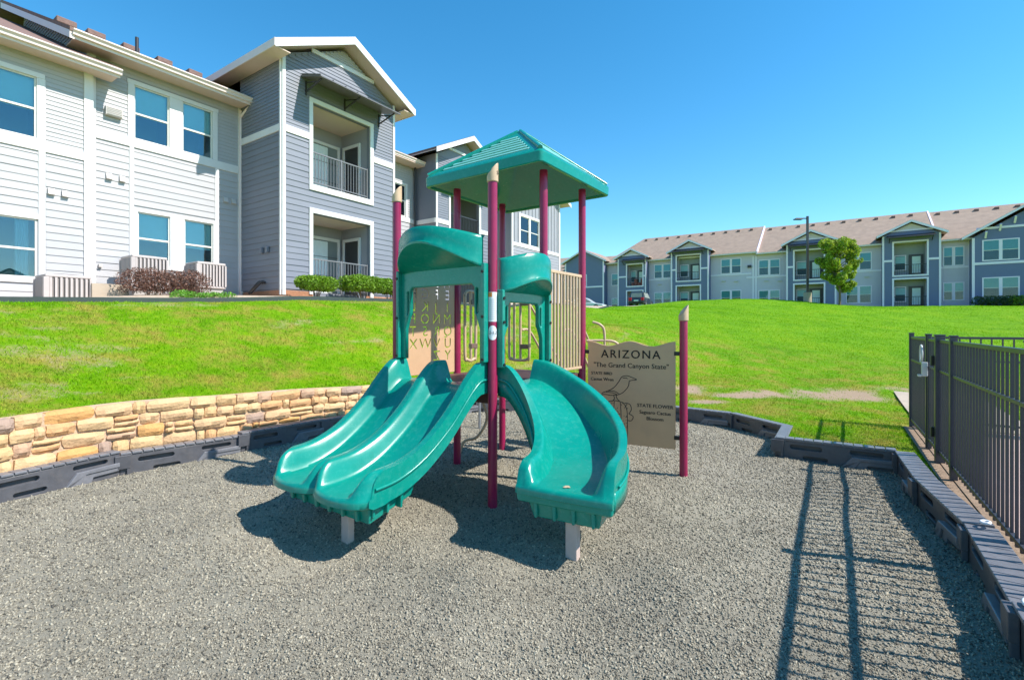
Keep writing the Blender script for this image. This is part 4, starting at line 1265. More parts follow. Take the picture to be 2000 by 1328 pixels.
# ------------------------------------------------------------------ near apartment building (local axes: x along the front, y into the building)
bld = empty('apartment_building', ORG, ANG, 'two storey apartment building with white and slate blue siding behind the left bank', 'building')
def cuts(a, b, holes):
    """intervals of (a, b) outside the holes"""
    out = [(a, b)]
    for h0, h1 in holes:
        nx = []
        for p, q in out:
            if h1 <= p or h0 >= q: nx.append((p, q)); continue
            if h0 > p: nx.append((p, h0))
            if h1 < q: nx.append((h1, q))
        out = nx
    return [o for o in out if o[1] - o[0] > .03]
class Plane:
    """a wall plane: u along, z up, out = towards the viewer; maps to building axes"""
    def __init__(s, origin, u, o): s.o = Vector((*origin, 0)); s.u = Vector((*u, 0)); s.n = Vector((*o, 0))
    def p(s, u, out, z): q = s.o + s.u * u + s.n * out; return (q.x, q.y, z)
    def hexa(s, mb, u0, u1, o0, o1, z0, z1):
        return mb.hexa([s.p(u0, o1, z0), s.p(u1, o1, z0), s.p(u1, o0, z0), s.p(u0, o0, z0)], [s.p(u0, o1, z1), s.p(u1, o1, z1), s.p(u1, o0, z1), s.p(u0, o0, z1)])
    def frame(s, u, out, z): return frame(Vector(s.p(u, out, z)), s.u, (0, 0, 1))
def wall_core(pl, name, mat, u0, u1, z0, z1, holes, parent, thick=.14):
    us = sorted({u0, u1} | {h[0] for h in holes} | {h[1] for h in holes}); zs = sorted({z0, z1} | {h[2] for h in holes} | {h[3] for h in holes})
    us = [u for u in us if u0 <= u <= u1]; zs = [z for z in zs if z0 <= z <= z1]
    mb = MB()
    for a, b in zip(us, us[1:]):
        for c, d in zip(zs, zs[1:]):
            if any(h[0] <= (a + b) / 2 <= h[1] and h[2] <= (c + d) / 2 <= h[3] for h in holes): continue
            pl.hexa(mb, a, b, -thick, 0, c, d)
    return mb.build(name, mat, parent)
def laps(pl, mat, u0, u1, z0, z1, pitch, holes, parent, single, top_fn=None):
    """lap boards as wedges; single boards are objects of their own, fine ones are joined"""
    joined = MB(); n = math.ceil((z1 - z0) / pitch)
    for q in range(n):
        za = z0 + q * pitch; zb = min(z1, za + pitch)
        hs = [(h[0], h[1]) for h in holes if h[2] < (za + zb) / 2 < h[3]]
        lo, hi = u0, u1
        if top_fn:
            lo, hi = top_fn(zb)
            lo = max(lo, u0); hi = min(hi, u1)
            if hi - lo < .05: continue
        for a, b in cuts(lo, hi, hs):
            mb = MB() if single else joined
            j = random.uniform(-.002, .002)
            mb.hexa([pl.p(a, .024 + j, za), pl.p(b, .024 + j, za), pl.p(b, .001, za), pl.p(a, .001, za)],
                    [pl.p(a, .007 + j, zb + .006), pl.p(b, .007 + j, zb + .006), pl.p(b, .001, zb + .006), pl.p(a, .001, zb + .006)])
            if single: mb.build('siding_board', mat, parent)
    if not single and joined.v:
        tag(joined.build('siding_courses', mat, parent), kind='stuff')
def board(pl, name, mat, u0, u1, z0, z1, out, parent, t0=0.0, bevel=.004):
    mb = MB(); pl.hexa(mb, u0, u1, t0, out, z0, z1); return mb.build(name, mat, parent, None, bevel)
def window(pl, u0, u1, z0, z1, parent, zm=None, blind=.5, curtain=None, deep=.8, mat=None, lowblind=False):
    zm = zm or (z0 + z1) / 2
    mb = MB(); f = .035
    for a, b, c, d in ((u0, u0 + f, z0, z1), (u1 - f, u1, z0, z1), (u0 + f, u1 - f, z1 - f, z1), (u0 + f, u1 - f, z0, z0 + f)): pl.hexa(mb, a, b, -.05, -.004, c, d)
    pl.hexa(mb, u0 + f, u1 - f, -.048, -.008, zm - .025, zm + .025)
    w = mb.build('window', mat or MT['sash'], parent, None, .003)
    for c, d, o in ((zm + .025, z1 - f, -.022), (z0 + f, zm - .025, -.034)):
        m2 = MB(); pl.hexa(m2, u0 + f, u1 - f, o - .004, o, c, d); m2.build('pane', MT['glass'], w)
    if blind:
        m2 = MB(); zb = z1 - (z1 - z0) * blind
        pl.hexa(m2, u0 + .012, u1 - .012, -.10, -.09, zb, z1 + .03); pl.hexa(m2, u0 + .012, u1 - .012, -.11, -.085, zb - .025, zb)
        m2.build('blind', MT['blind'], w)
    if curtain:
        m2 = MB(); rows = []
        a, b = curtain
        for z in (z0 + .03, z1 - .03):
            rows.append([pl.p(a + (b - a) * k / 16, -.12 + .02 * math.sin(k * 1.9), z) for k in range(17)])
        m2.grid(rows).build('curtain', MT['curtain'], w, 60)
    m2 = MB(); e0, e1, q0, q1 = u0 - .05, u1 + .05, z0 - .05, z1 + .05
    V = [pl.p(e0, -.145, q0), pl.p(e1, -.145, q0), pl.p(e1, -.145, q1), pl.p(e0, -.145, q1), pl.p(e0, -.145 - deep, q0), pl.p(e1, -.145 - deep, q0), pl.p(e1, -.145 - deep, q1), pl.p(e0, -.145 - deep, q1)]
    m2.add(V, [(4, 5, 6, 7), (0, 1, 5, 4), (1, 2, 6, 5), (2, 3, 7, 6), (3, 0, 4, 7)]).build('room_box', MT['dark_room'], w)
    return w
def vent_hood(pl, u, z, mat=None):
    mb = MB(); w = .065
    mb.hexa([pl.p(u - w, .10, z - .075), pl.p(u + w, .10, z - .075), pl.p(u + w, .02, z - .075), pl.p(u - w, .02, z - .075)], [pl.p(u - w, .05, z + .075), pl.p(u + w, .05, z + .075), pl.p(u + w, .02, z + .085), pl.p(u - w, .02, z + .085)])
    mb.build('exhaust_hood', mat or MT['louver'], bld, None, .008)
def gutter(a, b, z, parent, out, h=.13, d=.12):
    """K-style gutter along x at y = -out, top at z"""
    x0, x1 = a, b; y = -out
    prof = [(y + .01, z - h), (y - d * .55, z - h), (y - d * .62, z - h * .55), (y - d, z - h * .25), (y - d, z), (y - d + .015, z), (y - d + .015, z - .02), (y + .01, z - .02)]
    mb = MB().prism([(x0, p[0], p[1]) for p in prof][::-1], (x1 - x0, 0, 0))
    return mb.build('gutter', MT['gutter'], parent, None, .004)

main = Plane((0, 0), (1, 0), (0, -1))
# --- tall section between the low bay and the wing
WT = 8.55
wins_up = [(-2.79, -1.97, 6.68, 8.11), (-1.64, -.84, 6.68, 8.11)]
wins_lo = [(-2.71, -1.95, 3.36, 4.75), (-1.59, -.82, 3.36, 4.75)]
wm = wall_core(main, 'wall', MT['siding_white'], -3.72, 0.0, 2.3, WT, wins_up + wins_lo, bld)
tr = lambda n, *a, **k: board(main, 'trim_board', MT['trim'], *a, parent=wm, **k)
hole_u = [(-2.93, -.70, 6.4, 8.22)]; hole_l = [(-2.90, -2.79, 2.2, 6.5), (-.77, -.66, 2.2, 6.5), (-2.82, -.74, 3.24, 4.85)]
laps(main, MT['siding_white'], -3.60, -.09, 2.42, 6.44, .178, hole_l, wm, True)
laps(main, MT['siding_white'], -3.60, -.09, 6.68, WT, .105, hole_u, wm, False)
for a in ((-3.72, -3.60, 2.35, WT, .05), (-.09, -.0, 2.6, WT, .04), (-3.60, -.09, 6.44, 6.675, .045), (-2.895, -2.795, 2.4, 6.44, .035), (-.765, -.665, 2.5, 6.44, .035),
          (-2.93, -2.79, 6.678, 8.11, .04), (-.84, -.70, 6.678, 8.11, .04), (-1.97, -1.64, 6.678, 8.11, .036), (-2.95, -.68, 8.11, 8.22, .045),
          (-2.795, -2.71, 3.26, 4.75, .037), (-.82, -.765, 3.26, 4.75, .037), (-1.95, -1.59, 3.36, 4.75, .036), (-2.795, -.765, 4.75, 4.845, .042), (-2.72, -.81, 3.25, 3.36, .05)):
    tr('', *a)
window(main, -2.79, -1.97, 6.68, 8.11, wm, 7.37, .52); window(main, -1.64, -.84, 6.68, 8.11, wm, 7.37, .50)
window(main, -2.71, -1.95, 3.36, 4.75, wm, 4.05, .52); window(main, -1.59, -.82, 3.36, 4.75, wm, 4.05, .55)
for u, z in ((-3.33, 5.53), (-3.05, 5.53), (-.47, 5.55), (-.24, 5.55)): vent_hood(main, u, z)
lb = MB(); main.hexa(lb, -3.42, -3.07, .02, .14, 7.08, 7.30); lbo = lb.build('louver_box', MT['louver'], bld, None, .006)
for q in range(5):
    board(main, 'louver_slat', MT['louver'], -3.40, -3.09, 7.10 + q * .04, 7.118 + q * .04, .155, lbo, .14, .002)
board(main, 'hose_bib', MT['louver'], -3.55, -3.48, 3.18, 3.26, .09, bld, .02)
# eaves of the tall section
EO = .60
MB().box(-4.15, .0, -EO, .05, 8.50, 8.52).build('soffit', MT['soffit'], bld)
MB().box(-4.15, 0.02, -EO - .02, -EO, 8.46, 8.66).build('fascia', MT['gutter'], bld, None, .003)
gutter(-4.2, .12, 8.66, bld, EO + .02)
rf = MB(); RD = 7.0
def roofslab(mb, x0, x1, y0, z0, y1, z1, t=.09):
    mb.hexa([(x0, y0, z0), (x1, y0, z0), (x1, y1, z1), (x0, y1, z1)], [(x0, y0, z0 + t), (x1, y0, z0 + t), (x1, y1, z1 + t), (x0, y1, z1 + t)])
roofslab(rf, -4.25, 4.6, -EO - .06, 8.61, 6.0, 8.61 + (6.0 + EO + .06) * .47)
roofslab(rf, -4.25, 22, 6.003, 8.61 + (6.0 + EO + .06) * .47, 13, 8.3)
roof_o = rf.build('roof', MT['shingle'], bld)
for x, y in ((-3.95, .9), (-3.15, 1.6), (-2.35, 1.6), (-1.5, 1.6), (-.65, 1.6)):
    z = 8.7 + (y + EO + .06) * .47
    MB().box(x - .2, x + .2, y - .12, y + .2, z - .05, z + .10).build('roof_vent', MT['shingle'], roof_o, None, .02)
MB().tube([(-2.42, .9, 9.3), (-2.42, .9, 9.85)], .045, 12).build('vent_pipe', MT['metal_dark'], roof_o, 40)
# gable end of the tall section above the low bay roof
gend = Plane((-3.72, 0), (0, -1), (-1, 0))
pts = [(-3.72, 0, 7.4), (-3.72, 6, 7.4), (-3.72, 6, 11.6), (-3.72, 0, 8.78)]
ge = MB().prism(pts, (.1, 0, 0)).build('gable_wall', MT['siding_white'], bld)
laps(gend, MT['siding_white'], -6, -.0, 7.5, 11.4, .105, [], ge, False, top_fn=lambda z: (-6, -max(0, (z - 8.76) / .47)))
board(gend, 'trim_board', MT['trim'], -.10, .03, 7.5, 8.55, .045, ge)
mbr = MB().hexa([(-4.25, -EO - .04, 8.44), (-4.16, -EO - .04, 8.44), (-4.16, 6, 8.44 + 6.64 * .47), (-4.25, 6, 8.44 + 6.64 * .47)], [(-4.25, -EO - .04, 8.615), (-4.16, -EO - .04, 8.615), (-4.16, 6, 8.615 + 6.64 * .47), (-4.25, 6, 8.615 + 6.64 * .47)])
mbr.build('rake_board', MT['gutter'], bld)
# --- lower bay at the left
bay = Plane((0, -.12), (1, 0), (0, -1))
bw_ = [(-8.2, -4.71, 6.03, 7.45), (-8.2, -4.70, 2.80, 4.16)]
wb = wall_core(bay, 'wall', MT['siding_white'], -9.2, -3.68, 2.0, 7.98, bw_, bld, .24)
laps(bay, MT['siding_white'], -9.2, -3.86, 2.12, 5.77, .178, [(-4.68, -4.55, 1, 6), (-9.2, -4.55, 2.72, 4.26)], wb, True)
laps(bay, MT['siding_white'], -9.2, -3.86, 5.96, 7.95, .105, [(-9.2, -4.57, 5.9, 7.56)], wb, False)
tb = lambda *a: board(bay, 'trim_board', MT['trim'], *a, parent=wb)
for a in ((-3.86, -3.68, 2.2, 7.95, .05), (-4.68, -4.56, 2.1, 7.45, .036), (-9.2, -4.68, 5.76, 6.03, .046), (-4.56, -3.86, 5.76, 5.96, .045), (-9.2, -4.57, 7.45, 7.56, .045), (-4.71, -4.675, 6.03, 7.45, .03), (-9.2, -4.68, 4.16, 4.27, .042), (-9.2, -4.68, 2.68, 2.80, .046)): tb(*a)
window(bay, -5.62, -4.71, 6.03, 7.45, wb, 6.72, .52, mat=MT['sash']); window(bay, -6.55, -5.66, 6.03, 7.45, wb, 6.72, .5)
window(bay, -5.60, -4.70, 2.80, 4.16, wb, 3.46, 0, curtain=(-5.05, -4.82)); window(bay, -6.55, -5.66, 2.80, 4.16, wb, 3.46, .4)
tb(-5.665, -5.615, 6.03, 7.45, .03); tb(-5.665, -5.60, 2.8, 4.16, .03); tb(-9.2, -6.55, 6.03, 7.45, .02); tb(-9.2, -6.55, 2.8, 4.16, .02)
for u, z in ((-4.46, 4.86), (-4.21, 4.86)): vent_hood(bay, u, z)
MB().box(-9.2, -3.3, -.65, -.1, 7.93, 7.95).build('soffit', MT['soffit'], bld)
MB().box(-9.2, -3.29, -.67, -.65, 7.88, 8.06).build('fascia', MT['gutter'], bld, None, .003)
gutter(-9.3, -3.27, 8.07, bld, .67)
rf2 = MB(); roofslab(rf2, -9.3, -3.70, -.72, 8.02, 6.0, 8.02 + 6.72 * .47)
roofslab(rf2, -3.695, -3.28, -.72, 8.02, -.03, 8.02 + .69 * .47)
rf2.build('roof', MT['shingle'], bld)
# --- slate blue wing with balconies
WW = 4.27; WO = 2.27
front = Plane((0, -WO), (1, 0), (0, -1)); side = Plane((0, 0), (0, -1), (-1, 0))
ou = (.98, 3.16, 6.01, 8.50); ol = (.98, 3.16, 2.72, 5.14)
wf_ = wall_core(front, 'wall', MT['siding_blue'], .0, WW, 2.55, 9.55, [ou, ol], bld)
gab = MB().prism([(0, -WO, 9.55), (WW, -WO, 9.55), (WW / 2, -WO, 9.55 + WW / 2 * .5)], (0, .14, 0)).build('gable_wall', MT['siding_blue'], bld)
tou = (.86, 3.30, 5.83, 8.63); tol = (.86, 3.30, 2.5, 5.29)
laps(front, MT['siding_blue'], .1, WW - .09, 2.78, 7.33, .178, [tou, tol], wf_, True)
laps(front, MT['siding_blue'], .1, WW - .09, 7.53, 9.55, .105, [tou], wf_, False)
laps(front, MT['siding_blue'], .05, WW - .05, 9.55, 10.02, .105, [], gab, False, top_fn=lambda z: ((z - 9.55) / .5, WW - (z - 9.55) / .5))
laps(front, MT['siding_white'], .05, WW - .05, 10.14, 10.55, .07, [], gab, False, top_fn=lambda z: ((z - 9.55) / .5, WW - (z - 9.55) / .5))
tf = lambda *a, **k: board(front, 'trim_board', MT['trim'], *a, parent=wf_, **k)
for a in ((-.0, .1, 2.6, 9.62, .045), (WW - .09, WW, 2.6, 9.62, .045), (.1, .86, 7.33, 7.53, .045), (3.30, WW - .09, 7.33, 7.53, .045), (.86, .98, 5.83, 8.5, .05), (3.16, 3.30, 5.83, 8.5, .05), (.86, 3.30, 8.5, 8.63, .055), (.98, 3.16, 5.83, 6.01, .055),
          (.86, .98, 2.66, 5.14, .05), (3.16, 3.30, 2.66, 5.14, .05), (.86, 3.30, 5.14, 5.29, .055)): tf(*a)
tf(.95, WW - .95, 10.02, 10.14, .05)
ws_ = wall_core(side, 'wall', MT['siding_blue'], .145, WO - .0, 2.55, 9.55, [], bld)
laps(side, MT['siding_blue'], .0, WO - .06, 2.78, 7.33, .178, [], ws_, True)
laps(side, MT['siding_blue'], .0, WO - .06, 7.53, 9.55, .105, [], ws_, False)
board(side, 'trim_board', MT['trim'], WO - .06, WO + .0, 2.6, 9.5, .045, ws_); board(side, 'trim_board', MT['trim'], .0, WO - .06, 7.33, 7.53, .045, ws_)
MB().box(WW - .14, WW, -WO + .145, 2, 2.5, 9.55).build('wall', MT['siding_blue'], bld)
for u, z in ((1.32, 3.95), (1.62, 3.95)): 
    mb = MB(); side.hexa(mb, u - .05, u + .05, .02, .11, z - .09, z + .09); mb.build('exhaust_hood', MT['siding_blue'], bld, None, .02)
# brick footing
MB().box(-.01, 1.0, -WO - .012, -WO + .1, 2.2, 2.74).build('brick_footing', MT['brick'], bld, None, .004)
MB().box(-.014, .1, -WO + .002, -.0, 2.2, 2.74).build('brick_footing', MT['brick'], bld, None, .004)
MB().box(3.0, WW + .01, -WO - .012, -WO + .1, 2.2, 2.72).build('brick_footing', MT['brick'], bld, None, .004)
# wing roof
pk = 9.52 + (WW / 2 + .5) * .5 - .06
ov = .5; yf = -WO - .52
for sx in (-1, 1):
    cx_ = WW / 2; xe = cx_ + sx * (WW / 2 + ov); ze = 9.47
    zp = ze + (WW / 2 + ov) * .5
    def slab(mb, yy0, yy1, dz0, dz1, inset=0):
        a = cx_ + sx * .0; b = xe - sx * inset
        mb.hexa([(a, yy0, zp + dz0), (b, yy0, ze + inset * .5 + dz0), (b, yy1, ze + inset * .5 + dz0), (a, yy1, zp + dz0)], [(a, yy0, zp + dz1), (b, yy0, ze + inset * .5 + dz1), (b, yy1, ze + inset * .5 + dz1), (a, yy1, zp + dz1)])
        return mb
    slab(MB(), yf, 6.0, .03, .11).build('wing_roof', MT['shingle'], bld)
    slab(MB(), yf + .03, 3.0, -.06, .027, .04).build('soffit', MT['soffit'], bld)
    slab(MB(), yf - .035, yf - .002, -.14, .10).build('rake_board', MT['trim'], bld)
    MB().box(min(xe, xe + sx * .03), max(xe, xe + sx * .03), yf - .03, 4, ze - .12, ze + .10).build('fascia', MT['gutter'], bld, None, .003)
    MB().box(min(xe, cx_ + sx * (WW / 2 + .03)), max(xe, cx_ + sx * (WW / 2 + .03)), yf + .03, 3, ze - .10, ze - .075).build('soffit', MT['soffit'], bld)
# balcony rooms
def balcony(z0, z1, top):
    u0, u1 = ou[0], ou[1]; dpt = 1.5
    MB().add([front.p(u0, -.142, z0), front.p(u1, -.142, z0), front.p(u1, -.142, z1), front.p(u0, -.142, z1), front.p(u0, -dpt, z0), front.p(u1, -dpt, z0), front.p(u1, -dpt, z1), front.p(u0, -dpt, z1)],
             [(0, 4, 5, 1)]).build('balcony_floor', MT['concrete_grey'], bld)
    MB().add([front.p(u0, -.142, z1), front.p(u1, -.142, z1), front.p(u1, -dpt, z1), front.p(u0, -dpt, z1)], [(0, 1, 2, 3)]).build('balcony_ceiling', MT['soffit'], bld)
    bwll = MB()
    bwll.add([front.p(u0, -.142, z0), front.p(u0, -dpt, z0), front.p(u0, -dpt, z1), front.p(u0, -.142, z1)], [(0, 1, 2, 3)])
    bwll.add([front.p(u1, -.142, z0), front.p(u1, -dpt, z0), front.p(u1, -dpt, z1), front.p(u1, -.142, z1)], [(0, 1, 2, 3)])
    bwll.add([front.p(u0, -dpt, z0), front.p(u1, -dpt, z0), front.p(u1, -dpt, z1), front.p(u0, -dpt, z1)], [(0, 1, 2, 3)])
    bo = bwll.build('balcony_wall', MT['siding_grey'], bld)
    backp = Plane((0, -WO + dpt), (1, 0), (0, -1)); rightp = Plane((u1, -WO), (0, 1), (-1, 0))
    for pl, a, b, zt in ((backp, u0 + .25, u1 - .12, z0 + 2.03), (rightp, .45, 1.38, z0 + 2.03)):
        d_ = MB()
        for p_ in ((a, a + .09, z0, zt), (b - .09, b, z0, zt), (a + .09, b - .09, zt - .1, zt)): pl.hexa(d_, p_[0], p_[1], .002, .06, p_[2], p_[3])
        dd = d_.build('door_frame', MT['trim'], bld, None, .004)
        m2 = MB(); pl.hexa(m2, a + .09, b - .09, .002, .02, z0 + .02, zt - .1); m2.build('door_leaf', MT['metal_dark'] if pl is rightp else MT['dark_room'], dd)
        if pl is backp:
            rows = [[pl.p(a + .12 + (b - a - .6) * k / 20, .035 + .012 * (k % 2), z) for k in range(21)] for z in (z0 + .05, zt - .14)]
            MB().grid(rows).build('vertical_blind', MT['blind'], dd)
            for zz in (.7, 1.35):
                m3 = MB(); pl.hexa(m3, a + .09, b - .09, .05, .058, z0 + zz, z0 + zz + .012); m3.build('pane_bar', MT['metal_dark'], dd)
    rl = MB(); out = -.08
    front.hexa(rl, u0, u1, out - .02, out + .02, z0 + 1.0, z0 + 1.04); front.hexa(rl, u0, u1, out - .015, out + .015, z0 + .09, z0 + .12)
    ro = rl.build('balcony_railing', MT['fence'] if False else pm('pale_grey_railing_%d' % int(z0), (.17, .17, .18), .4, .05, 10), bld, None, .003)
    n = 20
    for q in range(n):
        u = u0 + (u1 - u0) * (q + .5) / n; m2 = MB(); front.hexa(m2, u - .008, u + .008, out - .008, out + .008, z0 + .12, z0 + 1.0); m2.build('baluster', ro.data.materials[0], ro)
    for u in ((u0 + u1) / 2, u1 - .03):
        m2 = MB(); front.hexa(m2, u - .022, u + .022, out - .022, out + .022, z0, z0 + 1.06); m2.build('railing_post', ro.data.materials[0], ro)
balcony(6.012, 8.49, True); balcony(2.74, 5.13, False)
lm = MB().tube([(1.35, -WO + .7, 8.485), (1.35, -WO + .7, 8.40)], .05, 12); lm.tube([(1.35, -WO + .7, 8.40), (1.35, -WO + .7, 8.22)], .085, 12)
lm.build('porch_light', MT['lampshade'], bld, 40)
# awning on three brackets
aw = MB(); a0, a1 = .60, 3.66
aw.hexa([front.p(a0, .03, 9.12), front.p(a1, .03, 9.12), front.p(a1, .98, 8.86), front.p(a0, .98, 8.86)], [front.p(a0, .03, 9.18), front.p(a1, .03, 9.18), front.p(a1, .98, 8.90), front.p(a0, .98, 8.90)])
awo = aw.build('awning', MT['awning'], bld, None, .004)
for q in range(8):
    u = a0 + (a1 - a0) * q / 7
    MB().bar(front.p(u, .04, 9.195), front.p(u, .97, 8.915), .02, .03).build('awning_seam', MT['awning'], awo)
for u in (a0 + .15, (a0 + a1) / 2, a1 - .12):
    br = MB()
    br.bar(front.p(u, .03, 8.72), front.p(u, .80, 8.90), .035, .035); br.bar(front.p(u, .04, 9.0), front.p(u, .62, 8.87), .03, .03); br.bar(front.p(u, .03, 8.62), front.p(u, .03, 9.05), .04, .04)
    br.build('bracket', MT['metal_dark'], awo)
# downspout in the inner corner
MB().tube(smooth_path([(.05, -EO - .03, 8.54), (.02, -.42, 8.44), (-.045, -.12, 8.22), (-.045, -.075, 8.0), (-.045, -.075, 2.9), (-.045, -.14, 2.78)], 4), .043, 8).build('downspout', MT['gutter'], bld, 50)
cb = MB()
for q in range(2):
    cb.tube(smooth_path([(-.04, -1.35 - q * .12, 2.98), (-.14, -1.33 - q * .12, 3.0), (-.22, -1.2 - q * .12, 2.85), (-.24, -.95 - q * .1, 2.68)], 5), .035, 8)
cb.build('cable_conduit', MT['metal_dark'], bld, 60)
# --- rest of the building beyond the wing
def simple_wall(name, mat, x0, x1, y, z0, z1, depth=.14):
    return MB().box(x0, x1, y, y + depth, z0, z1).build(name, mat, bld)
s2 = Plane((0, .8), (1, 0), (0, -1))
w2 = wall_core(s2, 'wall', MT['siding_white'], WW, 8.6, 2.5, 9.0, [(6.3, 7.75, 6.7, 8.1)], bld)
laps(s2, MT['siding_white'], WW, 8.3, 2.7, 6.45, .178, [], w2, False); laps(s2, MT['siding_white'], WW, 8.3, 6.65, 9.0, .105, [(6.2, 7.85, 6.6, 8.2)], w2, False)
for a in ((WW, 8.3, 6.45, 6.65, .045), (6.2, 6.3, 6.65, 8.2, .04), (7.75, 7.85, 6.65, 8.2, .04), (6.3, 7.75, 8.1, 8.2, .04)): board(s2, 'trim_board', MT['trim'], *a, parent=w2)
window(s2, 6.3, 7.75, 6.7, 8.1, w2, None, .5)
MB().box(WW + .2, 8.9, .15, .82, 9.02, 9.05).build('soffit', MT['soffit'], bld); gutter(WW + .2, 8.9, 9.2, bld, -.2)
rf3 = MB(); roofslab(rf3, WW, 16, .12, 9.14, 6.0, 9.14 + 5.9 * .42); rf3.build('roof', MT['shingle'], bld)
# second wing
X2 = 8.35; f2p = Plane((0, -.5), (1, 0), (0, -1)); s2p = Plane((X2, 0), (0, -1), (-1, 0))
hu2 = [(X2 + .98, X2 + 3.16, 6.0, 8.4), (X2 + .98, X2 + 3.16, 2.8, 5.1)]
w2f = wall_core(f2p, 'wall', MT['siding_blue'], X2, X2 + WW, 2.5, 9.5, hu2, bld)
laps(f2p, MT['siding_blue'], X2 + .1, X2 + WW - .1, 2.7, 6.4, .178, [(X2 + .86, X2 + 3.3, 5.8, 8.55), (X2 + .86, X2 + 3.3, 2.4, 5.25)], w2f, False)
laps(f2p, MT['siding_blue'], X2 + .1, X2 + WW - .1, 6.6, 9.5, .105, [(X2 + .86, X2 + 3.3, 5.8, 8.55)], w2f, False)
MB().prism([(X2, -.5, 9.5), (X2 + WW, -.5, 9.5), (X2 + WW / 2, -.5, 9.5 + WW / 4)], (0, .14, 0)).build('gable_wall', MT['siding_blue'], bld)
MB().box(X2, X2 + .14, -.355, 1.2, 2.5, 9.5).build('wall', MT['siding_blue'], bld)
MB().box(X2 + WW - .14, X2 + WW, -.355, 2.2, 2.5, 9.5).build('wall', MT['siding_blue'], bld)
for a in ((X2, X2 + .1, 2.6, 9.5, .045), (X2 + WW - .1, X2 + WW, 2.6, 9.5, .045), (X2 + .1, X2 + .86, 6.4, 6.6, .045), (X2 + 3.3, X2 + WW - .1, 6.4, 6.6, .045), (X2 + .86, X2 + .98, 5.85, 8.4, .05), (X2 + 3.16, X2 + 3.3, 5.85, 8.4, .05), (X2 + .86, X2 + 3.3, 8.4, 8.55, .055), (X2 + .98, X2 + 3.16, 5.85, 6.0, .055), (X2 + .9, X2 + WW - .9, 9.95, 10.07, .05)):
    board(f2p, 'trim_board', MT['trim'], *a, parent=w2f)
board(s2p, 'trim_board', MT['trim'], -.9, .5, 6.4, 6.6, .04, w2f)
for zz0, zz1 in ((6.0, 8.4), (2.8, 5.1)):
    u0, u1 = X2 + .98, X2 + 3.16
    MB().box(u0, u1, .95, 1.0, zz0, zz1).build('balcony_wall', MT['dark_room'], bld)
    MB().box(u0, u1, -.35, .95, zz0 - .05, zz0 - .003).build('balcony_floor', MT['concrete_grey'], bld)
    MB().box(u0, u1, -.35, .95, zz1 + .003, zz1 + .05).build('balcony_ceiling', MT['soffit'], bld)
    r2 = MB().box(u0, u1, -.46, -.42, zz0 + 1.0, zz0 + 1.05).build('balcony_railing', MT['metal_dark'], bld)
    for q in range(18):
        u = u0 + (u1 - u0) * (q + .5) / 18; MB().box(u - .01, u + .01, -.45, -.43, zz0, zz0 + 1.0).build('baluster', MT['metal_dark'], r2)
MB().hexa([(X2 + .6, -.47, 9.0), (X2 + 3.66, -.47, 9.0), (X2 + 3.66, -1.45, 8.74), (X2 + .6, -1.45, 8.74)], [(X2 + .6, -.47, 9.05), (X2 + 3.66, -.47, 9.05), (X2 + 3.66, -1.45, 8.78), (X2 + .6, -1.45, 8.78)]).build('awning', MT['awning'], bld)
def gable_roof(x0, x1, y0, y1, ze, ov, pitch, name='wing_roof', mat=None, parent=None, trim=True, th=.09, tm=None):
    cx_ = (x0 + x1) / 2; parent = parent or bld
    for sx in (-1, 1):
        xe = cx_ + sx * ((x1 - x0) / 2 + ov); zp = ze + ((x1 - x0) / 2 + ov) * pitch
        def sl(yy0, yy1, d0, d1): 
            return MB().hexa([(cx_, yy0, zp + d0), (xe, yy0, ze + d0), (xe, yy1, ze + d0), (cx_, yy1, zp + d0)], [(cx_, yy0, zp + d1), (xe, yy0, ze + d1), (xe, yy1, ze + d1), (cx_, yy1, zp + d1)])
        sl(y0, y1, .02, .02 + th).build(name, mat or MT['shingle'], parent)
        sl(y0 + .03, y1, -.03, .017).build('soffit', MT['soffit'], parent)
        if trim: sl(y0 - .04, y0 - .002, -.13, .09).build('rake_board', tm or MT['trim'], parent)
    return zp
gable_roof(X2, X2 + WW, -1.0, 6, 9.45, .5, .5)
MB().tube([(X2 - .12, .65, 9.1), (X2 - .12, .65, 2.9)], .045, 8).build('downspout', MT['metal_dark'], bld, 50)
# link wall and end section with board-and-batten
lk = Plane((0, 1.2), (1, 0), (0, -1))
MB().box(X2 + WW, 15.6, 1.2, 1.34, 2.5, 9.4).build('wall', MT['siding_grey'], bld)
e3 = Plane((0, .15), (1, 0), (0, -1))
w3 = wall_core(e3, 'wall', MT['siding_grey'], 15.4, 21.3, 2.6, 10.0, [(16.35, 18.5, 6.68, 8.3)], bld)
for a in ((15.4, 15.55, 2.6, 10, .05), (21.15, 21.3, 2.6, 10, .05), (15.55, 21.15, 6.45, 6.65, .05), (16.2, 16.35, 6.65, 8.45, .05), (18.5, 18.65, 6.65, 8.45, .05), (16.35, 18.5, 8.3, 8.45, .05), (17.35, 17.5, 6.68, 8.3, .04)): board(e3, 'trim_board', MT['trim'], *a, parent=w3)
window(e3, 16.35, 17.35, 6.68, 8.3, w3, None, .55); window(e3, 17.5, 18.5, 6.68, 8.3, w3, None, .55)
laps(e3, MT['siding_grey'], 15.55, 21.15, 2.8, 6.45, .178, [], w3, False)
for q in range(14):
    u = 15.75 + q * .4
    if not (16.2 < u < 18.65): board(e3, 'batten', MT['siding_grey'], u - .03, u + .03, 6.65, 9.95, .035, w3)
    else: board(e3, 'batten', MT['siding_grey'], u - .03, u + .03, 8.45, 9.95, .035, w3)
MB().prism([(15.4, .15, 10), (21.3, .15, 10), (18.35, .15, 11.4)], (0, .14, 0)).build('gable_wall', MT['siding_grey'], bld)
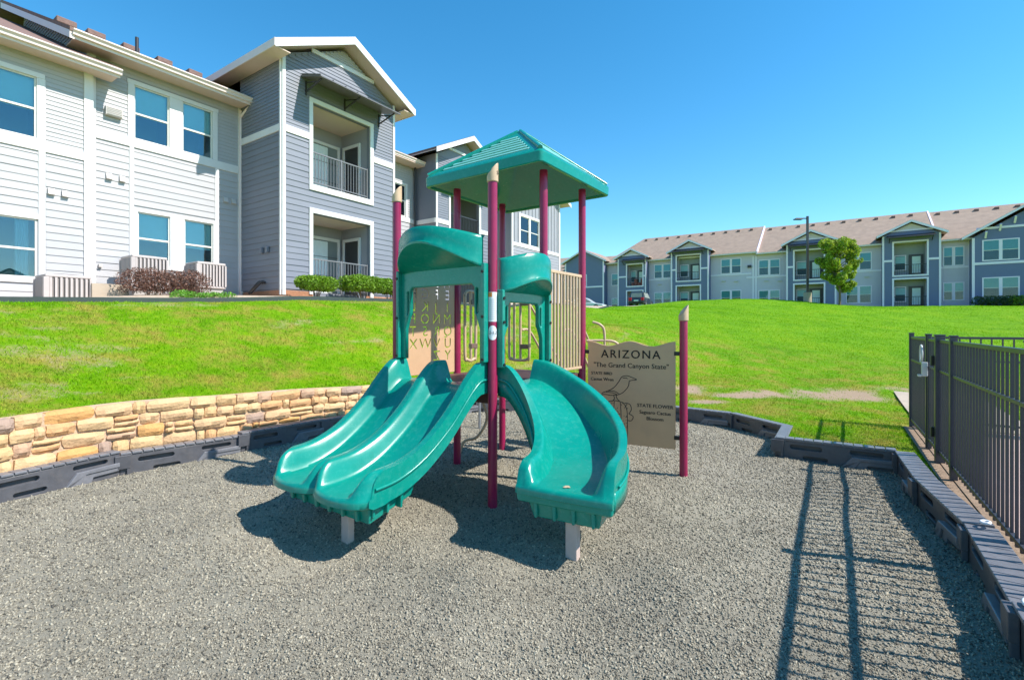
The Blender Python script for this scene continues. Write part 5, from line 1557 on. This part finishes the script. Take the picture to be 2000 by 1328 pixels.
MB().box(15.4, 15.54, .3, 5, 2.6, 10).build('wall', MT['siding_grey'], bld); MB().box(21.16, 21.3, .3, 12, 2.6, 10).build('wall', MT['siding_grey'], bld)
gable_roof(15.4, 21.3, -.4, 8, 9.93, .6, .48)

# ------------------------------------------------------------------ far apartment building across the lawn (x along the front to the right, y into it)
far = empty('apartment_building', FO, FANG, 'long far apartment row with rose brown roof and slate blue balcony bays on the hilltop', 'building')
class FP_(Plane): pass
def fbox(name, mat, x0, x1, y0, y1, z0, z1, parent=None): return MB().box(x0, x1, y0, y1, z0, z1).build(name, mat, parent or far)
def far_window(x0, x1, z0, z1, y=0.0, double=True, blind=True):
    w = x1 - x0; f = .1
    mb = MB()
    mb.box(x0 - f, x0, y - .05, y - .002, z0 - f, z1 + f).box(x1, x1 + f, y - .05, y - .002, z0 - f, z1 + f).box(x0, x1, y - .05, y - .002, z1, z1 + f).box(x0, x1, y - .05, y - .002, z0 - f, z0)
    if double: mb.box(x0 + w / 2 - .12, x0 + w / 2 + .12, y - .048, y - .002, z0, z1)
    zm = (z0 + z1) / 2
    o = mb.build('window', MT['far_trim'], far)
    halves = [(x0, x0 + w / 2 - .12), (x0 + w / 2 + .12, x1)] if double else [(x0, x1)]
    for a, b in halves:
        MB().box(a, b, y - .034, y - .026, zm - .03, zm + .03).build('meeting_rail', MT['sash'], o)
        MB().box(a, b, y - .024, y - .018, z0, z1).build('pane', MT['glass_far'], o)
        MB().box(a, b, y - .006, y - .003, z0, zm + random.choice((-.05, 0, 0, .15))).build('room_dark', MT['far_room'], o)
        MB().box(a, b, y - .012, y - .0065, zm + .02, z1).build('blind', MT['far_blind'], o)
    return o
ZB = 3.0
def seg_wall(x0, x1, eave, zb=ZB, belt=None, mat='far_pale', y=0.0):
    fbox('wall', MT[mat], x0, x1, y, y + .3, zb, eave)
    if belt: fbox('trim_board', MT['far_trim'], x0, x1, y - .04, y - .002, belt - .1, belt + .1)
def pier(x, z0, z1, y=0.0): fbox('trim_board', MT['far_trim'], x - .09, x + .09, y - .05, y - .003, z0, z1)
# continuous walls and roofs in three stepped lengths
segs = [(-30.2, -10.95, 10.60, 14.85), (-10.95, 5.30, 10.40, 14.65), (5.30, 24, 10.30, 14.5)]
for x0, x1, ez, rz in segs:
    seg_wall(x0, x1, ez)
    yr = 6.5
    hp_ = 3.4 if x0 < -25 else 0
    a = MB(); a.hexa([(x0, -.55, ez - .05), (x1 + .15, -.55, ez - .05), (x1 + .15, yr, rz - .1), (x0 + hp_, yr, rz - .1)], [(x0, -.55, ez + .08), (x1 + .15, -.55, ez + .08), (x1 + .15, yr, rz), (x0 + hp_, yr, rz)])
    a.hexa([(x0 + hp_, yr + .003, rz - .1), (x1 + .15, yr + .003, rz - .1), (x1 + .15, yr + 7, ez - .3), (x0, yr + 7, ez - .3)], [(x0 + hp_, yr + .003, rz), (x1 + .15, yr + .003, rz), (x1 + .15, yr + 7, ez - .2), (x0, yr + 7, ez - .2)])
    if hp_: a.add([(x0, -.55, ez + .08), (x0 + hp_, yr, rz), (x0, yr + 7, ez - .2), (x0, -.55, ez - .05), (x0, yr + 7, ez - .3)], [(0, 1, 2), (0, 2, 4, 3)])
    ro = a.build('roof', MT['shingle_far'], far)
    fbox('gutter', MT['gutter'], x0, x1 + .1, -.66, -.56, ez - .10, ez + .06)
    fbox('soffit', MT['soffit'], x0, x1, -.55, -.003, ez - .12, ez - .06)
    # gable end wall towards the right, closing the step in the roof line
    MB().prism([(x1 - .1, 0, ez - 1), (x1 - .1, 13, ez - 1), (x1 - .1, 13, ez - .3), (x1 - .1, yr, rz - .12), (x1 - .1, 0, ez)], (.1, 0, 0)).build('gable_wall', MT['far_pale'], far)
    MB().hexa([(x1 + .05, -.58, ez - .18), (x1 + .2, -.58, ez - .18), (x1 + .2, yr, rz - .22), (x1 + .05, yr, rz - .22)], [(x1 + .05, -.58, ez + .12), (x1 + .2, -.58, ez + .12), (x1 + .2, yr, rz + .05), (x1 + .05, yr, rz + .05)]).build('rake_board', MT['far_trim'], far)
    n = int((x1 - x0) / 1.55)
    for q in range(n):
        x = x0 + .9 + q * 1.55
        if x < x0 + hp_ + .3: continue
        MB().box(x - .17, x + .17, yr - 1.0, yr - .65, rz - .75, rz - .32).build('roof_vent', MT['shingle'], ro)
    for q in range(2):
        x = x0 + (x1 - x0) * (.35 + .4 * q); MB().tube([(x, 2.5, ez + 1.0), (x, 2.5, ez + 1.9)], .06, 8).build('vent_pipe', MT['soffit'], ro)
# windows between the bays: (x0, x1, upper z, lower z)
for x0, x1, u, l, zb_ in ((-23.17, -21.1, (8.25, 9.95), (4.6, 6.25), 0), (-14.85, -12.7, (8.35, 10.02), (4.5, 6.15), 0), (-10.65, -8.55, (7.9, 9.6), (4.35, 6.0), 0), (-2.06, .05, (7.93, 9.66), (4.37, 6.07), 0), (5.95, 7.37, (7.85, 9.6), (4.42, 6.06), 0)):
    far_window(x0, x1, *u); far_window(x0, x1, *l)
    b = u[0] - .17
    fbox('trim_board', MT['far_trim'], x0 - 1.4, x1 + 1.2, -.04, -.003, b - .13, b + .05)
for x in (-11.3, -11.0, -24.1, 7.85): pier(x, ZB, 10.2)
for x, z in ((-14.6, 7.4), (-13.2, 7.3), (-9.9, 7.2), (-8.5, 7.1), (-.3, 7.1), (-22.5, 7.4)): fbox('exhaust_hood', MT['louver'], x - .22, x + .22, -.14, -.004, z - .06, z + .06)
for x, z in ((-11.7, 9.0),): fbox('louver_box', MT['metal_dark'], x - .2, x + .2, -.2, -.004, z - .15, z + .15)

def bay_front(x0, x1, ez, peak_pitch, out, o, blue='far_blue', belt=None, aw=True, seed=0):
    """blue bay with gable roof, awning and two stacked balconies; o = opening (x0, x1, zu0, zu1, zl0, zl1)"""
    y = -out
    ox0, ox1, zu0, zu1, zl0, zl1 = o
    pl = Plane((0, y), (1, 0), (0, -1))
    wall_core(pl, 'bay_wall', MT[blue], x0, x1, ZB, ez, [(ox0, ox1, zu0, zu1), (ox0, ox1, zl0, zl1)], far, .2)
    fbox('bay_wall', MT[blue], x0, x0 + .2, y + .203, 0, ZB, ez); fbox('bay_wall', MT[blue], x1 - .2, x1, y + .203, 0, ZB, ez)
    MB().prism([(x0, y, ez), (x1, y, ez), ((x0 + x1) / 2, y, ez + (x1 - x0) / 2 * peak_pitch)], (0, .2, 0)).build('gable_wall', MT[blue], far)
    MB().prism([(x0 + (x1 - x0) * .22, y - .04, ez + (x1 - x0) * .22 * peak_pitch), (x1 - (x1 - x0) * .22, y - .04, ez + (x1 - x0) * .22 * peak_pitch), ((x0 + x1) / 2, y - .04, ez + (x1 - x0) / 2 * peak_pitch)], (0, .036, 0)).build('gable_louver', MT['far_cream'], far)
    fbox('trim_board', MT['far_trim'], x0 + .6, x1 - .6, y - .08, y - .044, ez + (x1 - x0) * .2 * peak_pitch - .08, ez + (x1 - x0) * .2 * peak_pitch + .06)
    gable_roof(x0, x1, y - .45, 5.0, ez - .05, .5, peak_pitch, 'bay_roof', MT['shingle_far'], far, tm=MT['far_trim'])
    for x in (x0 + .08, x1 - .08): fbox('trim_board', MT['far_trim'], x - .08, x + .08, y - .05, y - .003, ZB, ez)
    bz = belt or (zu0 + zu1) / 2 - .15
    fbox('trim_board', MT['far_trim'], x0 + .16, ox0 - .15, y - .045, y - .003, bz - .1, bz + .1); fbox('trim_board', MT['far_trim'], ox1 + .15, x1 - .16, y - .045, y - .003, bz - .1, bz + .1)
    for a, b in ((zu0, zu1), (zl0, zl1)):
        fr = MB().box(ox0 - .15, ox0, y - .06, y - .003, a - .15, b + .15).box(ox1, ox1 + .15, y - .06, y - .003, a - .15, b + .15).box(ox0, ox1, y - .06, y - .003, b, b + .15).box(ox0, ox1, y - .06, y - .003, a - .15, a)
        fr.build('opening_frame', MT['far_trim'], far)
        fbox('balcony_floor', MT['concrete_grey'], ox0, ox1, y + .2, -.003, a - .08, a - .003); fbox('balcony_ceiling', MT['soffit'], ox0, ox1, y + .2, -.003, b + .003, b + .08)
        fbox('balcony_wall', MT['siding_grey'], ox0, ox1, -.002, .02, a, b)
        wd = ox1 - ox0
        d = MB().box(ox0 + .1, ox0 + wd * .42, -.10, -.003, a + .55, a + 2.15).build('balcony_window', MT['far_trim'], far)
        MB().box(ox0 + .2, ox0 + wd * .42 - .1, -.13, -.103, a + .65, a + 2.05).build('pane', MT['far_room'], d)
        MB().box(ox0 + .2, ox0 + wd * .42 - .1, -.145, -.134, a + 1.3, a + 2.0).build('blind', MT['far_blind'], d)
        d2 = MB().box(ox0 + wd * .5, ox0 + wd * .95, -.10, -.003, a, a + 2.15).build('balcony_door', MT['metal_dark'], far)
        MB().box(ox0 + wd * .6, ox0 + wd * .86, -.13, -.103, a + .25, a + 1.95).build('pane', MT['blind'], d2)
        r = MB().box(ox0, ox1, y + .04, y + .09, a + 1.0, a + 1.06).build('balcony_railing', MT['metal_dark'], far)
        n = 14
        bl_ = MB()
        for q in range(n):
            u = ox0 + wd * (q + .5) / n; bl_.box(u - .012, u + .012, y + .05, y + .075, a, a + 1.0)
        tag(bl_.build('balusters', MT['metal_dark'], r), kind='stuff')
    if aw:
        MB().hexa([(ox0 - .6, y - .05, zu1 + .62), (ox1 + .6, y - .05, zu1 + .62), (ox1 + .6, y - 1.0, zu1 + .38), (ox0 - .6, y - 1.0, zu1 + .38)], [(ox0 - .6, y - .05, zu1 + .78), (ox1 + .6, y - .05, zu1 + .78), (ox1 + .6, y - 1.0, zu1 + .46), (ox0 - .6, y - 1.0, zu1 + .46)]).build('awning', MT['metal_dark'], far)
        for x in (ox0 - .4, ox1 + .4): MB().bar((x, y - .05, zu1 + .05), (x, y - .8, zu1 + .4), .07, .07).build('bracket', MT['metal_dark'], far)
bay_front(-27.9, -23.95, 11.0, .5, 1.2, (-26.56, -24.44, 7.25, 10.1, 4.0, 6.55))
bay_front(-20.70, -16.1, 11.25, .5, 1.2, (-19.96, -17.15, 7.6, 10.75, 4.1, 6.9))
bay_front(-7.75, -3.0, 11.0, .5, 1.2, (-6.93, -4.16, 7.05, 10.25, 3.9, 6.48))
bay_front(.95, 5.57, 11.05, .5, 1.2, (1.91, 4.49, 7.0, 10.3, 3.75, 6.55))
# red cushions and clutter on the first balcony
for q in range(4):
    x = -26.2 + q * .42; MB().box(x, x + .34, -.6, -.2, 7.3, 7.75 + .5 * (q % 2)).build('balcony_clutter', MT['door_red'], far, None, .08)
# large end bay at the right
y = -1.2; x0, x1, ez = 7.8, 15.6, 10.2
fbox('bay_wall', MT['far_batten'], x0, x1, y, y + .2, ZB, ez); fbox('bay_wall', MT['far_blue'], x0, x0 + .2, y + .203, 0, ZB, ez)
MB().prism([(x0, y, ez), (x1, y, ez), ((x0 + x1) / 2, y, ez + (x1 - x0) / 2 * .62)], (0, .2, 0)).build('gable_wall', MT['far_batten'], far)
gable_roof(x0, x1, y - .5, 5.0, ez - .05, .8, .62, 'bay_roof', MT['shingle_far'], far, tm=MT['far_trim'])
for x in (x0 + .1, x1 - .1): fbox('trim_board', MT['far_trim'], x - .1, x + .1, y - .05, y - .003, ZB, ez)
fbox('trim_board', MT['far_trim'], x0 + .2, x1 - .2, y - .05, y - .003, 7.62, 7.85); fbox('trim_board', MT['far_trim'], x0 + .3, x1 - .3, y - .05, y - .003, 10.95, 11.15)
for q in range(7):
    t = .12 + .76 * q / 6; x = x0 + (x1 - x0) * t; zt = ez + (x1 - x0) / 2 * .62 * (1 - abs(2 * t - 1)) - .1
    MB().bar((x, y - .03, zt - .55), (x, y - .45, zt), .14, .14).build('eave_bracket', MT['far_trim'], far)
far_window(8.62, 10.95, 8.05, 9.85, y); far_window(8.62, 10.95, 4.5, 6.3, y)
far_window(12.6, 14.9, 8.05, 9.85, y); far_window(12.6, 14.9, 4.5, 6.3, y)
# blue gable end house at the left of the row, with a recess
y = -1.2; x0, x1, ez = -36.0, -29.9, 10.95
fbox('bay_wall', MT['far_blue'], x0, x1, y, y + .2, ZB, ez); fbox('bay_wall', MT['far_blue'], x1 - .2, x1, y + .203, 0, ZB, ez)
MB().prism([(x0, y, ez), (x1, y, ez), ((x0 + x1) / 2, y, ez + (x1 - x0) / 2 * .5)], (0, .2, 0)).build('gable_wall', MT['far_blue'], far)
gable_roof(x0, x1, y - .45, 5.0, ez - .05, .5, .5, 'bay_roof', MT['shingle_far'], far, tm=MT['far_trim'])
for x in (x0 + .1, x1 - .1): fbox('trim_board', MT['far_trim'], x - .1, x + .1, y - .05, y - .003, ZB, ez)
fbox('trim_board', MT['far_trim'], x0 + .2, x1 - .2, y - .05, y - .003, 7.3, 7.5)
far_window(-33.9, -32.6, 7.6, 9.1, y, False); far_window(-33.9, -32.6, 4.2, 5.7, y, False)
far_window(-29.2, -28.3, 7.6, 9.1, 0, False); far_window(-29.2, -28.3, 4.2, 5.7, 0, False)
fbox('wall', MT['far_pale'], -36.2, -30.25, 0.02, .3, ZB, 10.5)
MB().hexa([(-37, -.5, 10.4), (-28, -.5, 10.4), (-28, 5.2, 12.4), (-37, 5.2, 12.4)], [(-37, -.5, 10.5), (-28, -.5, 10.5), (-28, 5.2, 12.5), (-37, 5.2, 12.5)]).build('roof', MT['shingle_far'], far)
# lower wing running away at the far left, its roof seen behind the bay
fbox('wall', MT['far_blue'], -46, -36.3, 2, 2.3, ZB, 10.3)
MB().hexa([(-46, 1.4, 10.2), (-36.2, 1.4, 10.2), (-36.2, 8, 13.2), (-43, 8, 13.2)], [(-46, 1.4, 10.3), (-36.2, 1.4, 10.3), (-36.2, 8, 13.3), (-43, 8, 13.3)]).build('roof', MT['shingle_far'], far)

# ------------------------------------------------------------------ condensers and small things by the near building
def LW(x, y, z): p = ORG + XD * x + YD * y; return Vector((p.x, p.y, z))
def condenser(x, yfront, z, w, h, label, stand=0.0):
    e_ = empty('air_conditioner', LW(x + w / 2, yfront + w / 2, z), ANG, label, 'air conditioner', 'condensers along the near building')
    hw = w / 2
    MB().box(-hw + .03, hw - .03, -hw + .03, hw - .03, .03, h - .06).build('coil_block', MT['ac_dark'], e_)
    MB().box(-hw, hw, -hw, hw, h - .07, h).build('top_cover', MT['ac'], e_, None, .025, 3)
    MB().box(-hw, hw, -hw, hw, 0, .05).build('base_pan', MT['ac'], e_, None, .01)
    for sx in (-1, 1):
        for sy in (-1, 1):
            MB().box(sx * hw - .035 - .005 * sx, sx * hw + .035 - .03 * sx, sy * hw - .035 - .005 * sy, sy * hw + .035 - .03 * sy, .05, h - .07).build('corner_post', MT['ac'], e_, None, .008)
    n = 8
    for q in range(n):
        u = -hw + .09 + (w - .18) * q / (n - 1)
        for sy in (-1, 1): MB().box(u - .019, u + .019, sy * hw - .012, sy * hw + .012, .05, h - .07).build('louver', MT['ac'], e_)
        for sx in (-1, 1): MB().box(sx * hw - .012, sx * hw + .012, u - .019, u + .019, .05, h - .07).build('louver', MT['ac'], e_)
    gr = MB()
    for rr_ in (.1, .2, .3): gr.tube([(rr_ * w / .76 * math.cos(t), rr_ * w / .76 * math.sin(t), h + .012) for t in np.linspace(0, 2 * math.pi, 25)], .006, 5, False)
    gr.build('fan_grille', MT['ac_dark'], e_)
    if stand: MB().box(-hw + .05, hw - .05, -hw + .05, hw - .05, -stand, -.002).build('pad', MT['concrete_grey'], e_, None, .01)
    return e_
condenser(-6.40, -1.9, 2.17, .78, .62, 'taupe condenser unit cut by the left photo edge', .1)
condenser(-4.95, -1.9, 2.16, .76, .62, 'taupe condenser unit under the lower left window, left of the concrete block', .1)
condenser(-3.22, -1.2, 2.62, .76, .83, 'taupe condenser unit under the left pane of the double window, behind the barberry', .25)
condenser(-1.76, -1.2, 2.74, .74, .71, 'taupe condenser unit standing nearest to the inner corner', .25)
e_ = MB().box(-.34, .34, -.3, .3, -.4, .33).build('concrete_block', MT['concrete'], None, None, .012)
e_.location = LW(-3.87, -1.68, 2.30); e_.rotation_euler.z = ANG
tag(e_, 'beige concrete block beside the condenser and the barberry bush', 'concrete block')
# steel edging along the bed
ed = MB(); rows = []
for q in range(61):
    x = -10 + 30 * q / 60; p = LW(x, -3.92, 0); z = tz(p.x, p.y)
    a = LW(x, -3.90, z - .1); b = LW(x, -3.90, z + .095); c_ = LW(x, -3.94, z + .095); d_ = LW(x, -3.94, z - .1)
    rows.append([a, b, c_, d_])
tag(ed.grid(rows, close=True).build('bed_edging', MT['edging']), 'dark green strip edging between the lawn bank and the planting bed', 'edging')

# ------------------------------------------------------------------ plants
def leaves(name, mat, n, centre_fn, size, parent=None, aspect=.55, M=None, up=0.3):
    P = np.array([centre_fn() for _ in range(n)])
    nrm = rng.normal(size=(n, 3)); nrm[:, 2] += up; nrm /= np.linalg.norm(nrm, axis=1)[:, None]
    t = rng.normal(size=(n, 3)); t -= (t * nrm).sum(1)[:, None] * nrm; t /= np.linalg.norm(t, axis=1)[:, None]
    b = np.cross(nrm, t); s_ = size * (.65 + .7 * rng.random(n))[:, None]
    V = np.stack([P - t * s_, P - b * s_ * aspect + nrm * s_ * .12, P + t * s_, P + b * s_ * aspect + nrm * s_ * .12], 1).reshape(-1, 3)
    me = np_mesh(name, V, 4, np.arange(n * 4))
    return put(name, me, mat, parent)
def blob(clumps, fill=.75):
    """random point near the skin of a few ellipsoid clumps"""
    w = np.array([c[3] * c[4] for c in clumps]); w = w / w.sum()
    def f():
        c = clumps[rng.choice(len(clumps), p=w)]
        d = rng.normal(size=3); d /= np.linalg.norm(d)
        r = (rng.random() ** .33) if rng.random() > fill else (.82 + .22 * rng.random())
        return (c[0] + d[0] * c[3] * r, c[1] + d[1] * c[4] * r, c[2] + d[2] * c[5] * r)
    return f
def stems(parent, n, rad, h, base_r=.012, mat=None, spread=1.0):
    mb = MB()
    for q in range(n):
        a = random.uniform(0, 6.28); r = random.uniform(.1, .5) * rad; r2 = r + random.uniform(.1, .5) * rad * spread
        mb.tube(smooth_path([(r * math.cos(a) * .4, r * math.sin(a) * .4, -.05), (r * math.cos(a), r * math.sin(a), h * .5), (r2 * math.cos(a + .3), r2 * math.sin(a + .3), h)], 3), [base_r * (1 - .08 * k) for k in range(7)], 5)
    return tag(mb.build('stems', mat or MT['wood'], parent), kind='stuff')
def hedge(x, y, z, w, d, h, label, mat, n, leaf, name='clipped_hedge', cat='hedge', flat=True, bare_leg=.38, rx=None):
    p = LW(x, y, z); e_ = empty(name, p, ANG, label, cat)
    cl = []
    k = max(3, int(w / .22))
    for q in range(k):
        u = -w / 2 + w * (q + .5) / k
        for r_ in (-1, 0, 1):
            cl.append((u + random.uniform(-.04, .04), r_ * d * .24, h * (bare_leg + (1 - bare_leg) * .52) + random.uniform(-.035, .035), w / k * .95, d * .34, h * (1 - bare_leg) * .5 * random.uniform(.88, 1.08)))
    leaves('foliage', mat, n, blob(cl, .8), leaf, e_)
    stems(e_, int(14 * w), max(w, d) * .5, h * .62, .011)
    return e_
hedge(.55, -3.1, 2.46, .84, .8, .66, 'small flat topped bright green hedge left of the lower balcony', MT['leaf_hedge'], 9000, .03)
hedge(2.2, -3.1, 2.48, 1.25, .85, .78, 'wide bright green hedge under the lower balcony railing', MT['leaf_hedge'], 12500, .03)
hedge(3.25, -3.15, 2.50, .95, .8, .74, 'bright green hedge just left of the plum post with tan cap', MT['leaf_hedge'], 9000, .03)
hedge(-3.3, -2.4, 2.28, .86, .8, .70, 'burgundy barberry bush beside the concrete block', MT['leaf_red'], 4200, .022, 'barberry_bush', 'bush', bare_leg=.18)
hedge(-2.52, -2.4, 2.32, .76, .75, .70, 'burgundy barberry bush between the two rear condensers', MT['leaf_red'], 4000, .022, 'barberry_bush', 'bush', bare_leg=.18)
hedge(-2.55, -3.35, 2.24, 1.15, .45, .24, 'low fresh green ground cover in front of the barberry', MT['leaf_ground'], 2600, .026, 'ground_cover_plant', 'plant', bare_leg=.0)
for x, lab in ((9.2, 'dark hedge along the end bay of the far row, left half'), (11.6, 'pale tipped hedge along the end bay of the far row, right half')):
    p = FO + FX * x + FY * (-2.6); e_ = empty('far_hedge', (p.x, p.y, tz(p.x, p.y)), FANG, lab, 'hedge')
    leaves('foliage', MT['leaf_dark'] if x < 10 else MT['leaf_hedge'], 3500, blob([(q * .5 - 1.2, 0, .45, .5, .5, .5) for q in range(6)], .7), .06, e_)
    stems(e_, 8, .9, .5, .02)

def tree(x, y, h, cw, label):
    z = tz(x, y); e_ = empty('young_shade_tree', (x, y, z), 0, label, 'tree')
    tp = [(0, 0, -.1), (.02, .01, h * .2), (-.03, .02, h * .42), (.03, -.02, h * .65), (0, 0, h * .88)]
    MB().tube(smooth_path(tp, 4), [.10 - .085 * k / 16 for k in range(17)], 10).build('trunk', MT['wood'], e_, 60)
    br = MB(); cl = []
    for q in range(34):
        t = .17 + .72 * random.random(); a = random.uniform(0, 6.28); f_ = math.sin(math.pi * min(1, max(.02, (t - .03) / .99))) ** .75
        L = cw * .5 * f_ * random.uniform(.75, 1.12)
        p0 = Vector((0, 0, h * t)); p1 = p0 + Vector((math.cos(a) * L * .5, math.sin(a) * L * .5, L * .42)); p2 = p0 + Vector((math.cos(a) * L * .92, math.sin(a) * L * .92, L * .85))
        br.tube([p0, p1, p2], [.032, .02, .008], 5)
        for m_ in range(3):
            c_ = p1.lerp(p2, .1 + .45 * m_); s_ = cw * random.uniform(.055, .125)
            cl.append((c_.x + random.uniform(-.15, .15), c_.y + random.uniform(-.15, .15), min(c_.z, h * .97), s_, s_, s_ * random.uniform(.85, 1.3)))
    cl.append((0, 0, h * .93, cw * .10, cw * .10, h * .09)); cl.append((.05, 0, h * .80, cw * .16, cw * .16, h * .10))
    br.build('limbs', MT['wood'], e_)
    leaves('crown', MT['leaf_tree'], 16000, blob(cl, .55), .085, e_)
    return e_
tree(25.6, 38, 5.1, 3.0, 'young yellow green tree on the hilltop, right of the tall lamp post')
# crimson flowering shrubs beyond the pool deck
for q, (t_, o_) in enumerate(((6.6, 3.6), (6.3, 4.7), (5.6, 5.6))):
    p = FL(t_, o_); e_ = empty('flowering_shrub', (p[0], p[1], tz(*p)), .3 * q, 'crimson flowering shrub seen through the fence pickets, ' + ('farthest left of the row', 'middle of the row', 'nearest the right photo edge')[q], 'shrub', 'crimson shrubs beyond the fence')
    leaves('foliage', MT['leaf_dark'], 1500, blob([(0, 0, .3, .4, .4, .32), (.25, .1, .28, .3, .3, .28)], .7), .04, e_)
    leaves('petals', MT['flower'], 1500, blob([(0, 0, .5, .42, .42, .22), (.25, .1, .42, .3, .3, .2)], .85), .035, e_)

# ------------------------------------------------------------------ street lamp and parked cars behind the crest
lx, ly = 24.3, 40.0; lz = tz(lx, ly)
lamp = empty('street_lamp', (lx, ly, lz), 0, 'tall dark street lamp on a concrete base left of the young tree', 'street lamp')
MB().tube([(0, 0, -.3), (0, 0, .78)], .30, 20).build('concrete_base', MT['concrete'], lamp, 40, .02)
MB().box(-.18, .18, -.18, .18, .78, .83).build('base_plate', MT['metal_dark'], lamp, None, .01)
MB().box(-.075, .075, -.075, .075, .83, 7.05).build('pole', MT['metal_dark'], lamp, None, .01)
arm = MB().box(-.95, .0, -.05, .05, 6.82, 6.90).build('arm', MT['metal_dark'], lamp, None, .01)
MB().box(-1.1, -.45, -.18, .18, 6.74, 6.83).build('lamp_head', MT['metal_dark'], lamp, None, .03)

def car(name, label, x, y, z, rz, paint, suv=True):
    e_ = empty(name, (x, y, z), rz, label, 'car')
    L = 4.6; hw = .9; hb = 1.0 if suv else .86; ht = 1.72 if suv else 1.43
    prof = [(-2.28, .32), (-2.3, .62), (-2.24, hb - .06), (-2.15, hb), (2.0 - .9, hb), (2.1, hb - .16), (2.28, hb - .32), (2.3, .42), (2.24, .3)]
    MB().prism([(px, -hw, pz) for px, pz in prof][::-1], (0, 2 * hw, 0)).build('body', paint, e_, None, .07, 3)
    c = ([(-2.16, hb - .02), (-1.98, ht - .08), (-1.8, ht), (.1, ht), (.3, ht - .05), (1.15, hb - .02)] if suv else [(-1.75, hb - .02), (-1.0, ht - .06), (-.8, ht), (.2, ht), (.4, ht - .05), (1.2, hb - .02)])
    cb_ = MB(); n = len(c)
    V = [(px, -hw + .06 + .16 * (pz - hb + .02) / (ht - hb), pz) for px, pz in c] + [(px, hw - .06 - .16 * (pz - hb + .02) / (ht - hb), pz) for px, pz in c]
    cb_.add(V, [tuple(range(n - 1, -1, -1)), tuple(range(n, 2 * n))] + [(i_, (i_ + 1) % n, (i_ + 1) % n + n, i_ + n) for i_ in range(n)])
    cb_.build('cabin', paint, e_, None, .05, 3)
    g = MB()
    p0, p1 = c[0], c[1]
    q = lambda a, s_: (p0[0] + (p1[0] - p0[0]) * a - .012, s_, p0[1] + (p1[1] - p0[1]) * a)
    g.hexa([q(.15, -.66), q(.15, .66), (q(.15, .66)[0] + .03, .66, q(.15, .66)[2]), (q(.15, -.66)[0] + .03, -.66, q(.15, -.66)[2])], [q(.9, -.58), q(.9, .58), (q(.9, .58)[0] + .03, .58, q(.9, .58)[2]), (q(.9, -.58)[0] + .03, -.58, q(.9, -.58)[2])])
    g.build('rear_window', MT['dark_room'], e_)
    for sy in (-1, 1):
        MB().hexa([(-1.75 if suv else -1.2, sy * (hw - .085), hb + .05), (.85, sy * (hw - .085), hb + .05), (.85, sy * (hw - .04), hb + .05), (-1.75 if suv else -1.2, sy * (hw - .04), hb + .05)],
                  [(-1.65 if suv else -.8, sy * (hw - .20), ht - .12), (.25, sy * (hw - .20), ht - .12), (.25, sy * (hw - .155), ht - .12), (-1.65 if suv else -.8, sy * (hw - .155), ht - .12)]).build('side_window', MT['dark_room'], e_)
        MB().box(-2.32, -2.16, sy * .70 - .17, sy * .70 + .17, hb - .32, hb + .02).build('tail_light', MT['tail'], e_, None, .03)
        MB().box(2.2, 2.32, sy * .62 - .18, sy * .62 + .18, hb - .36, hb - .2).build('headlight', MT['label'], e_, None, .03)
        for wx in (-1.4, 1.4):
            w = MB().tube([(wx, sy * .93, .33), (wx, sy * .70, .33)], .33, 20).build('wheel', MT['rubber'], e_, 40, .03)
            MB().tube([(wx, sy * .937, .33), (wx, sy * .90, .33)], .20, 16).build('rim', MT['galv'], w, 40)
    MB().box(-2.325, -2.29, -.25, .25, .62, .76).build('licence_plate', MT['label'], e_)
    MB().box(-2.36, -2.2, -.85, .85, .34, .52).build('rear_bumper', MT['rubber'], e_, None, .04)
    return e_
car('parked_car', 'dark sport utility car with red tail lights parked behind the hill crest', 15.1, 57, 4.02, R(62), MT['car_dark'])
car('parked_car', 'silver white car with its sloping nose just right of the tall plum post', 8.6, 57, 3.66, R(-20), MT['car_white'], False)

# ------------------------------------------------------------------ odds and ends on the border
for (x, y, r_, lab) in ((2.60, 2.40, .05, 'white plastic ring lying on the nearest border section'), (3.33, 3.42, .022, 'small white scrap lying on a border joint beside the fence')):
    pts = [Vector((r_ * 1.5 * math.cos(t), r_ * math.sin(t), .012)) for t in np.linspace(0, 2 * math.pi, 25)]
    o = MB().tube(pts, .010, 8, False).build('plastic_ring', MT['label'], None, 60)
    o.location = (x, y, .272); o.rotation_euler.z = .5
    tag(o, lab, 'ring')
